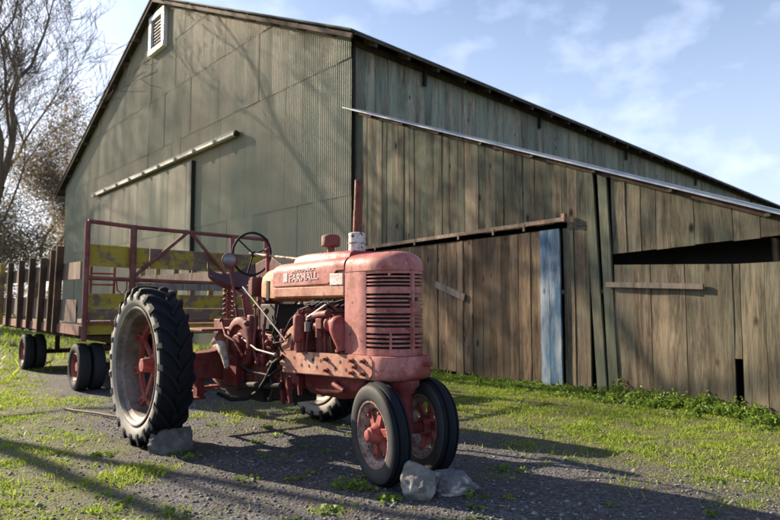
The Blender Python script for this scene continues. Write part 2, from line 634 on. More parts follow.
# ---------------------------------------------------------------- ground
WALL_D = Vector((0.5727, -0.8198, 0))              # along the plank wall, towards the viewer's right
WALL_N = Vector((-0.8198, -0.5727, 0))             # out of the plank wall, towards the viewer
K0 = Vector((-0.8872, 15.6305, 0))                 # corner between steel and plank walls
MET_D = Vector((0.6553, -0.7553, 0))
MET_N = Vector((-0.7553, -0.6553, 0))
SIDE_D = Vector((0.7014, 0.7127, 0))               # long side wall of the barn, receding behind the lean-to
SIDE_N = Vector((0.7127, -0.7014, 0))
BLEN = 41.0

_rng = np.random.RandomState(3)
_LAT = _rng.rand(64, 64)


def vnoise(x, y):
    xi, yi = np.floor(x).astype(int), np.floor(y).astype(int)
    fx, fy = x - xi, y - yi
    fx, fy = fx * fx * (3 - 2 * fx), fy * fy * (3 - 2 * fy)
    g = lambda a, b: _LAT[a % 64, b % 64]
    return (g(xi, yi) * (1 - fx) + g(xi + 1, yi) * fx) * (1 - fy) + (g(xi, yi + 1) * (1 - fx) + g(xi + 1, yi + 1) * fx) * fy


def fbm(x, y):
    return (vnoise(x, y) + 0.5 * vnoise(x * 2.1 + 9, y * 2.1 + 4) + 0.25 * vnoise(x * 4.3 + 3, y * 4.3 + 7) + 0.12 * vnoise(x * 9.1, y * 9.1)) / 1.87


def sstep(a, b, x):
    t = np.clip((x - a) / (b - a), 0, 1)
    return t * t * (3 - 2 * t)


def grass_amount(x, y):
    d = (x - K0.x) * WALL_N.x + (y - K0.y) * WALL_N.y
    n = fbm(x * 1.1 + 20, y * 1.1 + 5)
    near_wall = sstep(4.0, 2.3, d + (n - 0.5) * 2.6)
    left = sstep(6.3, 7.3, d + (n - 0.5) * 1.6) * 0.74
    far = sstep(12.0, 15.0, y + (n - 0.5) * 3) * sstep(-4.0, -8.0, x)
    under = 0.45 * sstep(1.8, 0.6, np.hypot(x + 1.2, y - 8.4))
    spots = 0.9 * sstep(0.66, 0.76, fbm(x * 2.3 + 3, y * 2.3 + 31)) * 0.5
    return np.clip(np.maximum.reduce([near_wall, left, far, under, spots]) * (0.45 + 0.9 * n), 0, 1)


def ground_h(x, y):
    near = np.exp(-((x * x + (y - 8) ** 2) / 900.0))
    return (fbm(x * 0.9, y * 0.9) - 0.5) * 0.035 * near + (fbm(x * 5 + 2, y * 5) - 0.5) * 0.018 * near


def axis_pts(lo, hi, step, far):
    a = list(np.arange(lo, hi + 1e-6, step))
    s, p = step, hi
    while p < far:
        s *= 1.35
        p += s
        a.append(p)
    s, p, b = step, lo, []
    while p > -far:
        s *= 1.35
        p -= s
        b.append(p)
    return np.array(b[::-1] + a)


gx, gy = axis_pts(-9, 6, 0.09, 900), axis_pts(2.2, 16, 0.09, 900)
X, Y = np.meshgrid(gx, gy)
Z = ground_h(X, Y)
nx, ny = len(gx), len(gy)
idx = np.arange(nx * ny).reshape(ny, nx)
quads = np.stack([idx[:-1, :-1], idx[:-1, 1:], idx[1:, 1:], idx[1:, :-1]], -1).reshape(-1, 4)
ground = raw_mesh('ground', np.stack([X, Y, Z], -1).reshape(-1, 3), quads, M['ground'], smooth=True)
at = ground.data.attributes.new('grass', 'FLOAT', 'POINT')
at.data.foreach_set('value', grass_amount(X, Y).astype(np.float32).ravel())
tag(ground, 'gravel yard with grass and moss around the old tractor and barn', 'ground', kind='structure')

# ---------------------------------------------------------------- barn
barn = thing('barn', 'tall weathered gabled barn of grey-green corrugated steel and bare planks behind the tractor', 'barn', K0)


def wp(s, z, n=0.0):          # plank wall, barn-local
    p = WALL_D * s + WALL_N * n
    return Vector((p.x, p.y, z))


def mpnt(s, z, n=0.0):        # steel wall, barn-local
    p = MET_D * s + MET_N * n
    return Vector((p.x, p.y, z))


def sp_(s, z, n=0.0):         # long side wall, barn-local
    p = SIDE_D * s + SIDE_N * n
    return Vector((p.x, p.y, z))


def ledge_z(s):
    return 6.20 - 0.384 * s


def gable(s):
    return 13.66 - 0.437 * abs(s + 12.7)


# corrugated steel gable in sheets laid in courses
def corrugated(name, s0, s1, zlo, zhi, n0, sheet=0.82, pitch=0.09, courses=(), amp=0.010, parent=barn, seed=1):
    rnd = random.Random(seed)
    vs, fs, ts = [], [], []
    zc = [0.0] + list(courses) + [99.0]
    for ci in range(len(zc) - 1):
        nsh = int(math.ceil((s1 - s0) / sheet))
        jog = rnd.uniform(-0.3, 0.3)
        for k in range(nsh + 1):
            a, b = s0 + (k - 1) * sheet + jog, s0 + k * sheet + jog + 0.03
            a, b = max(a, s0), min(b, s1)
            if b - a < 0.02:
                continue
            tint = rnd.random() ** 1.6
            lift = rnd.uniform(0.0, 0.002) + 0.008 * ci + 0.004 * (k % 2) + (0.010 if rnd.random() < 0.12 else 0)
            dz0 = rnd.uniform(-0.012, 0.012)
            m = max(2, int((b - a) / (pitch / 6)))
            base = len(vs)
            tilt = rnd.uniform(-0.0004, 0.0004)
            for i in range(m + 1):
                s = a + (b - a) * i / m
                z0 = max(zlo(s), zc[ci] - 0.08 + dz0 if ci else zlo(s))
                z1 = min(zhi(s), zc[ci + 1] + 0.02)
                if z1 < z0:
                    z1 = z0
                off = n0 + lift + amp * math.sin(2 * math.pi * s / pitch) + tilt * i / m
                vs.append(mpnt(s, z0, off))
                vs.append(mpnt(s, z1, off - 0.006))
            for i in range(m):
                p = base + 2 * i
                if (vs[p + 1].z - vs[p].z) + (vs[p + 3].z - vs[p + 2].z) > 0.02:
                    fs.append((p, p + 2, p + 3, p + 1))
                    ts.append(tint)
    mb = MB()
    mb.v, mb.f, mb.t, mb.m = [tuple(v) for v in vs], fs, ts, [0] * len(fs)
    o = mb.build(name, M['corr'], parent, smooth=80, fix=False)
    return o


corrugated('steel_wall', -26.0, 0.02, lambda s: -0.05, lambda s: gable(s), 0.10, courses=(4.15, 7.6, 9.7, 11.6))
bk = MB()
bk.prism([mpnt(-26, -0.05, 0.06), mpnt(0.0, -0.05, 0.06), mpnt(0.0, gable(0), 0.06), mpnt(-12.7, gable(-12.7), 0.06), mpnt(-26, gable(-26), 0.06)], -MET_N * 0.1)
bk.build('wall_frame', M['void'], barn, smooth=0)

# steel sliding door on its pale track
corrugated('sliding_door', -20.1, -9.12, lambda s: 0.1, lambda s: 6.46, 0.24, courses=(4.1,), seed=4, amp=0.006)
mb = MB()
mb.beam(mpnt(-9.08, 0.1, 0.19), mpnt(-9.08, 6.46, 0.19), 0.12, 0.16, up=MET_N)
mb.build('door_edge', M['dark'], barn)
mb = MB()
mb.beam(mpnt(-20.3, 6.62, 0.29), mpnt(-5.7, 6.72, 0.29), 0.16, 0.10)
mb.beam(mpnt(-20.3, 6.70, 0.24), mpnt(-5.7, 6.80, 0.24), 0.26, 0.03)
for s in np.arange(-19.8, -5.8, 1.6):
    mb.box(mpnt(s, 6.62 + 0.1 * (s + 20) / 14, 0.40), (0.08, 0.08, 0.12))
mb.build('door_track', M['track'], barn, bevel=0.01)
mb = MB()
mb.ball(mpnt(-5.64, 6.72, 0.30), (0.10, 0.10, 0.10))
mb.build('track_end', M['grease'], barn)

# white louvred vent below the apex
vent = MB()
va0, va1, vz0, vz1 = -13.3, -11.95, 11.6, 13.0
for (a, b) in (((va0, vz0), (va1, vz0)), ((va0, vz1), (va1, vz1))):
    vent.beam(mpnt(a[0] - 0.1, a[1], 0.22), mpnt(b[0] + 0.1, b[1], 0.22), 0.2, 0.2)
for s in (va0, va1):
    vent.beam(mpnt(s, vz0 + 0.1, 0.22), mpnt(s, vz1 - 0.1, 0.22), 0.2, 0.18, up=MET_N)
vo_ = vent.build('gable_vent', M['white'], barn, bevel=0.01)
sl = MB()
for i in range(9):
    z = vz0 + 0.17 + i * 0.135
    a, b = mpnt(va0 + 0.1, z, 0.24), mpnt(va1 - 0.1, z, 0.24)
    sl.hexa([a, b, b - MET_N * 0.1 + Vector((0, 0, 0.1)), a - MET_N * 0.1 + Vector((0, 0, 0.1)),
             a + Vector((0, 0, 0.02)), b + Vector((0, 0, 0.02)), b - MET_N * 0.1 + Vector((0, 0, 0.12)), a - MET_N * 0.1 + Vector((0, 0, 0.12))])
sl.build('slats', M['vent_dark'], vo_)

# planks -----------------------------------------------------------------
rp_ = random.Random(11)


def planks(mb, s0, s1, zlo, zhi, w=(0.2, 0.34), n0=0.0, th=0.028, gap=(0.004, 0.014), wp=wp, rnd=rp_, ragged=0.03, lean=0.008):
    s = s0
    while s < s1 - 0.02:
        ww = rnd.uniform(*w)
        e = min(s + ww, s1)
        if s1 - e < 0.09:
            e = s1
        g = rnd.uniform(*gap)
        mb.tint = rnd.random()
        n = n0 + rnd.uniform(-0.006, 0.008)
        tl = rnd.uniform(-0.006, 0.006)
        dz = rnd.uniform(-ragged, ragged * 0.3)
        l0, l1 = rnd.uniform(-lean, lean), rnd.uniform(-lean, lean)
        a, b = s + g * 0.5 + l0, e - g * 0.5 + l0
        c, d = s + g * 0.5 + l1, e - g * 0.5 + l1
        za, zb, zc, zd = zlo(a) + dz, zlo(b) + dz, zhi(c), zhi(d)
        k = 6
        for i in range(k):      # split along the height so the board can warp a little
            t0, t1 = i / k, (i + 1) / k
            wob0, wob1 = 0.004 * math.sin(7 * t0 + s * 3), 0.004 * math.sin(7 * t1 + s * 3)
            P = lambda sb, st, zb_, zt, t, nn: wp(sb + (st - sb) * t, zb_ + (zt - zb_) * t, nn)
            q = [P(a, c, za, zc, t0, n - th), P(b, d, zb, zd, t0, n - th), P(b, d, zb, zd, t0, n + tl + wob0), P(a, c, za, zc, t0, n - tl + wob0),
                 P(a, c, za, zc, t1, n - th), P(b, d, zb, zd, t1, n - th), P(b, d, zb, zd, t1, n + tl + wob1), P(a, c, za, zc, t1, n - tl + wob1)]
            fs = [(3, 2, 6, 7), (2, 1, 5, 6), (0, 3, 7, 4), (1, 0, 4, 5)]
            if i == 0:
                fs.append((0, 1, 2, 3))
            if i == k - 1:
                fs.append((7, 6, 5, 4))
            mb.add(q, fs)
        s = e


SEND = 10.9
hi = MB()                                                   # band above the ledge
planks(hi, 0.03, BLEN, lambda s: 0.5, lambda s: 8.0, w=(0.28, 0.46), n0=-0.05, wp=sp_)
hi.build('upper_boarding', M['plank_hi'], barn, smooth=30)
lo = MB()                                                   # main boarding
planks(lo, 0.0, 6.52, lambda s: 2.72, lambda s: ledge_z(s) - 0.07, w=(0.16, 0.29), n0=-0.03)
planks(lo, 0.0, 0.42, lambda s: -0.05, lambda s: 2.72, n0=-0.03)
planks(lo, 6.44, 6.93, lambda s: -0.06, lambda s: 2.60, w=(0.2, 0.22), n0=-0.02)
planks(lo, 6.52, 6.93, lambda s: 2.62, lambda s: ledge_z(s) - 0.07, w=(0.2, 0.22), n0=-0.025)
planks(lo, 7.36, SEND, lambda s: 2.13 + 0.03 * (s - 7.4), lambda s: ledge_z(s) - 0.07, w=(0.22, 0.34), n0=-0.03, ragged=0.01)
planks(lo, 7.40, 9.14, lambda s: -0.06, lambda s: 1.96 - 0.045 * (s - 7.4), w=(0.24, 0.32), n0=0.0, ragged=0.02)
planks(lo, 9.14, 9.24, lambda s: 0.70, lambda s: 1.88, w=(0.2, 0.2), n0=0.0)
planks(lo, 9.24, SEND, lambda s: -0.06, lambda s: 1.88, w=(0.26, 0.36), n0=0.0, ragged=0.01)
lo.build('plank_wall', M['plank'], barn, smooth=30)
po = MB()                                                   # leaning posts beside the doorway
for (a, b, n) in (((6.96, 3.44), (7.12, -0.06), 0.0), ((7.22, 3.42), (7.345, -0.06), 0.022)):
    po.tint = 0.2 + 10 * n
    po.hexa([wp(b[0] - 0.06, b[1], n - 0.04), wp(b[0] + 0.11, b[1], n - 0.04), wp(b[0] + 0.11, b[1], n), wp(b[0] - 0.06, b[1], n),
             wp(a[0] - 0.07, a[1], n - 0.04), wp(a[0] + 0.09, a[1], n - 0.04), wp(a[0] + 0.09, a[1], n), wp(a[0] - 0.07, a[1], n)])
po.build('leaning_board', M['post'], barn, smooth=0, bevel=0.004)

bd = MB()                                                   # near-black backing sheets, standing in for the dark interior
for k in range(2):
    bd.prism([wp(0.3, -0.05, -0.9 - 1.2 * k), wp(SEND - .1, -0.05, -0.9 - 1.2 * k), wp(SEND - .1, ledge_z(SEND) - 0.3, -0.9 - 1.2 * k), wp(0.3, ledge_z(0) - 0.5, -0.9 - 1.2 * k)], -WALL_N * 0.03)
bd.build('dark_backing', M['void'], barn, smooth=0)

dr = MB()                                                   # plank door hung from its rail
planks(dr, 0.46, 5.97, lambda s: 0.06, lambda s: 2.60, w=(0.19, 0.33), n0=0.02, ragged=0.05)
door = dr.build('plank_door', M['door_plank'], barn, smooth=30)
bl = MB()
planks(bl, 5.985, 6.425, lambda s: 0.08, lambda s: 2.60, w=(0.19, 0.22), n0=0.045, gap=(0.003, 0.005))
bl.build('blue_board', M['blue'], door, smooth=30)['label'] = 'peeling blue painted board at the edge of the plank door'
cb = MB()
cb.tint = 0.1
cb.beam(wp(3.24, 1.78, 0.06), wp(4.12, 1.50, 0.06), 0.03, 0.13, up=(0, 0, 1))
cb.build('nailed_cross_board', M['grey_wood'], door, bevel=0.003)
rl = MB()
rl.beam(wp(0.25, 2.70, 0.075), wp(6.56, 2.735, 0.075), 0.06, 0.07)
rl.box(wp(6.55, 2.76, 0.08), (0.07, 0.08, 0.13), Matrix.Rotation(math.atan2(WALL_D.y, WALL_D.x), 3, 'Z'))
for s in (1.1, 2.6, 4.0, 4.95, 5.7):
    rl.box(wp(s, 2.68, 0.108), (0.05, 0.008, 0.13), Matrix.Rotation(math.atan2(WALL_D.y, WALL_D.x), 3, 'Z'))
rl.build('door_rail', M['rusty_rail'], barn, bevel=0.004)
nb_ = MB()
nb_.beam(wp(7.30, 1.665, 0.06), wp(8.80, 1.60, 0.06), 0.03, 0.075)
nb_.build('nailed_batten', M['grey_wood'], barn, bevel=0.003)

lg = MB()
a, b = -0.35, SEND
lg.hexa([wp(a, ledge_z(a) - 0.012, 0.15), wp(b, ledge_z(b) - 0.012, 0.15), wp(b, ledge_z(b) - 0.01, -0.01), wp(a, ledge_z(a) - 0.01, -0.01),
         wp(a, ledge_z(a) + 0.012, 0.15), wp(b, ledge_z(b) + 0.012, 0.15), wp(b, ledge_z(b) + 0.05, -0.01), wp(a, ledge_z(a) + 0.05, -0.01)])
lg.build('flashing_ledge', M['ledge'], barn, bevel=0.004)
bt = MB()  # dark strip standing in for the shadow line below the ledge
a = 0.05
bt.hexa([wp(a, ledge_z(a) - 0.085, 0.03), wp(b, ledge_z(b) - 0.085, 0.03), wp(b, ledge_z(b) - 0.085, -0.02), wp(a, ledge_z(a) - 0.085, -0.02),
         wp(a, ledge_z(a) - 0.02, 0.03), wp(b, ledge_z(b) - 0.02, 0.03), wp(b, ledge_z(b) - 0.02, -0.02), wp(a, ledge_z(a) - 0.02, -0.02)])
bt.tint = 0.9
bt.build('ledge_shadow_board', M['stake'], barn)
for s in np.arange(0.9, SEND - 0.3, 1.25):
    q = MB()
    q.beam(wp(s, ledge_z(s) - 0.05, 0.03), wp(s, ledge_z(s) - 0.05, 0.12), 0.07, 0.04)
    q.build('ledge_block', M['rafter'], barn)

# roofs
rf = MB()


def slab(mb, p0, p1, d, th):
    p0, p1, d = Vector(p0), Vector(p1), Vector(d)
    up = Vector((0, 0, th))
    mb.hexa([p0, p1, p1 + d, p0 + d, p0 + up, p1 + up, p1 + d + up, p0 + d + up])


OV = 0.5
EV = 0.5
ND = -12.7
slab(rf, mpnt(-26.9, gable(-26.9) + 0.05, OV), mpnt(ND, gable(ND) + 0.05, OV), SIDE_D * (BLEN + 1), 0.05)
slab(rf, mpnt(ND, gable(ND) + 0.05, OV), mpnt(EV, gable(EV) + 0.05, OV), SIDE_D * (BLEN + 1), 0.05)
roof = rf.build('roof', M['roof'], barn, smooth=0)
rf = MB()
LD = SIDE_D * 15
slab(rf, wp(-0.28, ledge_z(-0.28) - 0.0, 0.08), wp(SEND + 0.2, ledge_z(SEND + 0.2), 0.08), LD + Vector((0, 0, 15 * 0.014)), 0.035)
rf.build('lean_to_roof', M['roof'], barn, smooth=0)
for s0_, s1_ in ((-26.85, ND), (ND, EV - 0.03)):
    q = MB()
    q.tint = 0.8
    q.beam(mpnt(s0_, gable(s0_) - 0.07, OV - 0.06), mpnt(s1_, gable(s1_) - 0.07, OV - 0.06), 0.05, 0.11)
    q.build('rake_board', M['rafter'], roof)
for i in range(19):
    s = -26.2 + i * 1.42
    q = MB()
    q.tint = rp_.random()
    q.beam(mpnt(s, gable(s) - 0.06, OV - 0.1), mpnt(s, gable(s) - 0.06, -0.8), 0.09, 0.16)
    q.build('purlin', M['rafter'], roof)
zev = gable(EV)
for i in range(34):                                          # rafter tails under the long eave
    s = 0.35 + i * 1.2
    q = MB()
    q.tint = rp_.random()
    q.beam(sp_(s, zev - 0.03, EV - 0.06), sp_(s, zev + 0.437 * 1.0 - 0.03, EV - 1.06), 0.09, 0.15)
    q.build('rafter', M['rafter'], roof)
q = MB()
q.tint = 0.6
q.beam(sp_(-0.4, zev + 0.01, EV - 0.03), sp_(BLEN, zev + 0.01, EV - 0.03), 0.03, 0.06)
q.build('eave_board', M['rafter'], roof)
q = MB()
q.tint = 0.9
q.beam(sp_(0.05, 7.93, 0.0), sp_(BLEN, 7.93, 0.0), 0.05, 0.16)
q.build('wall_plate', M['rafter'], roof)
for s in (2.6, 8.6, 15.4, 23.5, 33.0):
    q = MB()
    q.beam(sp_(s, 7.86, 0.06), sp_(s, 7.45, 0.04), 0.10, 0.08, up=SIDE_N)
    q.build('bracket', M['grease'], barn)

# other walls of the barn
BD = SIDE_D * BLEN
ow = MB()
a = mpnt(-25.97, -0.05, 0.05)
ow.prism([a, a + BD, a + BD + Vector((0, 0, gable(-26))), a + Vector((0, 0, gable(-26)))], MET_D * 0.08)
ow.build('far_side_wall', M['corr'], barn, smooth=0)
ow = MB()
ow.prism([mpnt(-26, 0) + BD, mpnt(0, 0) + BD, mpnt(0, gable(0)) + BD, mpnt(ND, gable(ND)) + BD, mpnt(-26, gable(-26)) + BD], SIDE_D * 0.08)
ow.build('rear_wall', M['corr'], barn, smooth=0)
ow = MB()
e0 = wp(SEND - 0.06, -0.05, -0.04)
e1 = e0 + SIDE_D * 14.8
hz = Vector((0, 0, ledge_z(SEND) + 0.0))
ow.prism([e0, e1, e1 + hz, e0 + hz], -WALL_D * 0.06)
ow.build('lean_to_side_wall', M['plank'], barn, smooth=0)
ow = MB()
f0, f1 = sp_(14.8, -0.05, 0.1), e1
ow.prism([f0, f1, Vector((f1.x, f1.y, ledge_z(SEND) + 0.1)), Vector((f0.x, f0.y, ledge_z(0) + 0.3))], -SIDE_D * 0.06)
ow.build('lean_to_rear_wall', M['plank'], barn, smooth=0)

# ---------------------------------------------------------------- tractor
A_T = R(40.4)
TO = Vector((-1.575, 7.08, 0))
tractor = thing('tractor', 'old faded red row-crop tractor with narrow front wheels, rocks chocking its tyres', 'tractor', TO, math.atan2(-math.cos(A_T), math.sin(A_T)))


def tb(mb, name, mat, bevel=0.0, smooth=40, parent=tractor):
    return mb.build(name, mat, parent, smooth, bevel)


def superr(t, p=2.5):
    return max(0.0, 1 - t ** p) ** (1 / p)


HW = 0.25


def hood_section(u, z0, ztop, zbot, hw=HW, n=9):
    pts = [Vector((u, -hw, zbot)), Vector((u, -hw, z0))]
    for i in range(1, n):
        t = math.sin(math.pi / 2 * i / n)
        pts.append(Vector((u, -hw * superr(t), z0 + (ztop - z0) * t)))
    pts.append(Vector((u, 0, ztop)))
    return pts + [Vector((p.x, -p.y, p.z)) for p in reversed(pts[:-1])]


# hood: arched lower edge near its front end
hd = MB()
secs = []
for u in np.linspace(0.98, 2.134, 30):
    t = (u - 0.98) / 1.154
    z0 = 1.655 + 0.03 * t
    zt = 1.765 + 0.025 * t
    e = (u - 1.90) / 0.13
    zb = 1.535 + 0.01 * t + (0.108 * float(sstep(0, 1, np.array(e))) if u > 1.9 else 0)
    secs.append(hood_section(u, max(z0, zb + 0.012), zt, zb))
hd.loft(secs, closed=False)
hood = tb(hd, 'hood', M['red_hood'], smooth=50)
solid(hood, 0.012)
rg = MB()                                                 # raised ridge along the hood with its scoop
secs = []
for i, u in enumerate((1.03, 1.12, 1.3, 1.6, 1.9, 2.14)):
    h = (1.72, 1.825, 1.835, 1.83, 1.825, 1.82)[i]
    w = (0.075, 0.08, 0.11, 0.15, 0.17, 0.18)[i]
    secs.append([Vector((u, -w - 0.03, 1.70)), Vector((u, -w, h - 0.02)), Vector((u, -w * 0.8, h)), Vector((u, w * 0.8, h)), Vector((u, w, h - 0.02)), Vector((u, w + 0.03, 1.70))])
rg.loft(secs)
tb(rg, 'hood_ridge', M['red_hood'], 0.012, parent=hood)

tk = MB()                                                 # fuel tank: long body with a rounded rear end
secs = []
for i in range(9):
    a = math.pi / 2 * i / 8
    k_ = math.sin(a) ** 0.55 if i else 0.02
    u = 0.96 - 0.36 * math.cos(a)
    cz = 1.545
    sec = []
    for (v, z) in ((-1, -0.62), (-1, 0.15), (-0.93, 0.6), (-0.7, 0.88), (-0.35, 1), (0.35, 1), (0.7, 0.88), (0.93, 0.6), (1, 0.15), (1, -0.62), (0.6, -0.8), (-0.6, -0.8)):
        sec.append(Vector((u, v * 0.235 * (0.35 + 0.65 * k_), cz + z * 0.19 * (0.35 + 0.65 * k_))))
    secs.append(sec)
for u in (1.5, 2.14):
    secs.append([Vector((u, p.y, p.z)) for p in secs[-1]])
tk.loft(secs)
tank = tb(tk, 'fuel_tank', M['tank'], smooth=60)
st = MB()
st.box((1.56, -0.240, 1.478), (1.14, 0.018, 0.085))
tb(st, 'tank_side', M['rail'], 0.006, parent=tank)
wpatch = MB()
wpatch.box((2.03, -0.2445, 1.575), (0.19, 0.02, 0.10))
tb(wpatch, 'worn_panel', M['letter'], 0.006, parent=tank)
st = MB()
st.box((0.86, -0.225, 1.50), (0.05, 0.03, 0.19))
tb(st, 'tank_strap', M['grease'], parent=tank)


# raised lettering on the hood side
def text_mesh(body, height, width, u0, z0, y, mat, parent, rise, extr=0.003):
    cu = bpy.data.curves.new('lettering', 'FONT')
    cu.body = body
    cu.size = 1.0
    cu.extrude = 0.02
    cu.offset = 0.012
    to = bpy.data.objects.new('lettering_curve', cu)
    COL.objects.link(to)
    dg = bpy.context.evaluated_depsgraph_get()
    me = bpy.data.meshes.new_from_object(to.evaluated_get(dg))
    bpy.data.objects.remove(to)
    c = np.array([v.co[:] for v in me.vertices])
    mn, mxx = c.min(0), c.max(0)
    for v in me.vertices:
        x = (v.co.x - mn[0]) / (mxx[0] - mn[0])
        yy = (v.co.y - mn[1]) / (mxx[1] - mn[1])
        zz = (v.co.z - mn[2]) / (mxx[2] - mn[2])
        u = u0 + x * width
        v.co = Vector((u, y - extr * zz, z0 + yy * height + rise * x))
    me.materials.clear()
    me.materials.append(mat)
    o = bpy.data.objects.new('lettering', me)
    COL.objects.link(o)
    o.parent = parent
    return o


text_mesh('FARMALL', 0.066, 0.47, 1.285, 1.572, -HW - 0.0012, M['letter'], hood, 0.014)
text_mesh('McCORMICK', 0.026, 0.38, 1.33, 1.652, -HW - 0.0012, M['letter'], hood, 0.012)
em = MB()
em.box((1.215, -HW - 0.001, 1.612), (0.075, 0.005, 0.085))
tb(em, 'emblem', M['letter'], 0.003, parent=hood)

# grille shell with real slots
NTH = 48


def shell_plan(i, inset=0.009):
    """plan of the shell, i from -1 (right rear) over 0 (front) to 1 (left rear)"""
    q = 2.3
    if abs(i) > 0.72:
        t = (abs(i) - 0.72) / 0.28
        return 2.40 - (2.40 - 2.150) * t, math.copysign(HW, i)
    a = abs(i) / 0.72 * math.pi / 2
    return 2.40 + 0.305 * math.cos(a) ** (2 / q), math.copysign((HW - inset) * math.sin(a) ** (2 / q), i)


def zpix(py):
    return 1.623 - (py - 272) * 0.00793


slots = []
for y0 in (275.2, 278.9, 282.7, 286.1, 294.8, 298.8, 302.9, 306.9, 314.4, 318.2, 322.2, 326.2, 334, 338.4, 342.7, 347):
    zc = zpix(y0)
    slots.append((zc - 0.0085, zc + 0.0085))
zr = sorted(set([0.965, 1.635] + [z for s in slots for z in s]))
cols = sorted(set([-1, -0.9, -0.8, -0.725] + list(np.linspace(-0.70, 0.70, 45)) + [0.725, 0.8, 0.9, 1] + [-0.028, 0.028, -0.345, -0.315, 0.345, 0.315]))
gs = MB()
vid = {}
for ri, z in enumerate(zr):
    for ci, c in enumerate(cols):
        u, v = shell_plan(c)
        vid[ri, ci] = len(gs.v)
        gs.v.append((u, v, z))
for ri in range(len(zr) - 1):
    zm = (zr[ri] + zr[ri + 1]) / 2
    ins = [k for k, s in enumerate(slots) if s[0] < zm < s[1]]
    for ci in range(len(cols) - 1):
        cm = abs(cols[ci] + cols[ci + 1]) / 2
        hole = ins and 0.028 < cm < 0.70
        if hole and ins[0] >= 12 and 0.312 < cm < 0.348:
            hole = False
        if not hole:
            gs.f.append((vid[ri, ci], vid[ri, ci + 1], vid[ri + 1, ci + 1], vid[ri + 1, ci]))
            gs.t.append(0.5)
            gs.m.append(0)
grille = gs.build('grille', M['red_hood'], tractor, smooth=25)
solid(grille, 0.009)
cp = MB()                                                 # rounded cap above the slots
nd = 10
ccols = list(np.linspace(-1, 1, 49))
secs = []
for j in range(-2, nd + 1):
    t = 0 if j < 0 else (math.sin(math.pi / 2 * j / nd) if j < nd else 1.0)
    row = []
    for c in ccols:
        u, v = shell_plan(c, 0.0)
        if j == -2:
            row.append(Vector((u + 0.0, v * 0.985, 1.632)))
            continue
        sv = superr(t, 2.8)
        row.append(Vector((2.15 + (u + 0.005 - 2.15) * (0.62 + 0.38 * sv), v * 1.015 * sv, (1.632 if j == -1 else 1.645) + 0.148 * t)))
    secs.append(row)
cp.loft(secs, closed=False)
cap = cp.build('grille_cap', M['red_hood'], tractor, smooth=45)
cs = MB()                                                 # centre strip, latch and radiator core
cs.hexa([(2.70, -0.012, 0.98), (2.716, -0.012, 0.98), (2.716, 0.012, 0.98), (2.70, 0.012, 0.98),
         (2.70, -0.012, 1.61), (2.716, -0.012, 1.61), (2.716, 0.012, 1.61), (2.70, 0.012, 1.61)])
tb(cs, 'centre_strip', M['red_hood'], 0.004, parent=grille)
lt = MB()
for v in (-0.035, 0.035):
    lt = MB()
    lt.box((2.708, v, zpix(299.5)), (0.01, 0.02, 0.026))
    tb(lt, 'latch', M['dark'], parent=grille)
rc = MB()
rc.box((2.42, 0, 1.29), (0.10, 0.42, 0.60))
radiator = tb(rc, 'radiator', M['dark'])
se = MB()
se.box((2.137, 0, 1.30), (0.02, 0.44, 0.62))
tb(se, 'radiator_shroud', M['red_cast'])

# front bolster
bo = MB()
secs = []
for z, k_ in ((0.775, 0.93), (0.80, 0.99), (0.83, 1.0), (0.94, 1.0), (0.962, 0.985)):
    sec = []
    for c in np.linspace(-1, 1, 41):
        if abs(c) > 0.72:
            u, v = shell_plan(c)
        else:
            a_ = abs(c) / 0.72 * math.pi / 2
            u, v = 2.40 + 0.295 * math.cos(a_) ** (2 / 2.9), math.copysign(HW * math.sin(a_) ** (2 / 2.9), c)
        sec.append(Vector((2.2 + (u + 0.055 - 2.2) * k_, v * 1.075 * k_, z)))
    secs.append(sec)
bo.loft(secs)
bolster = tb(bo, 'bolster', M['red_hood'], smooth=50)
cw = MB()
cw.tube([(2.72, 0.10, 0.90), (2.80, 0.10, 0.90)], 0.02, 10)
tb(cw, 'crank_guide', M['red'], parent=bolster)

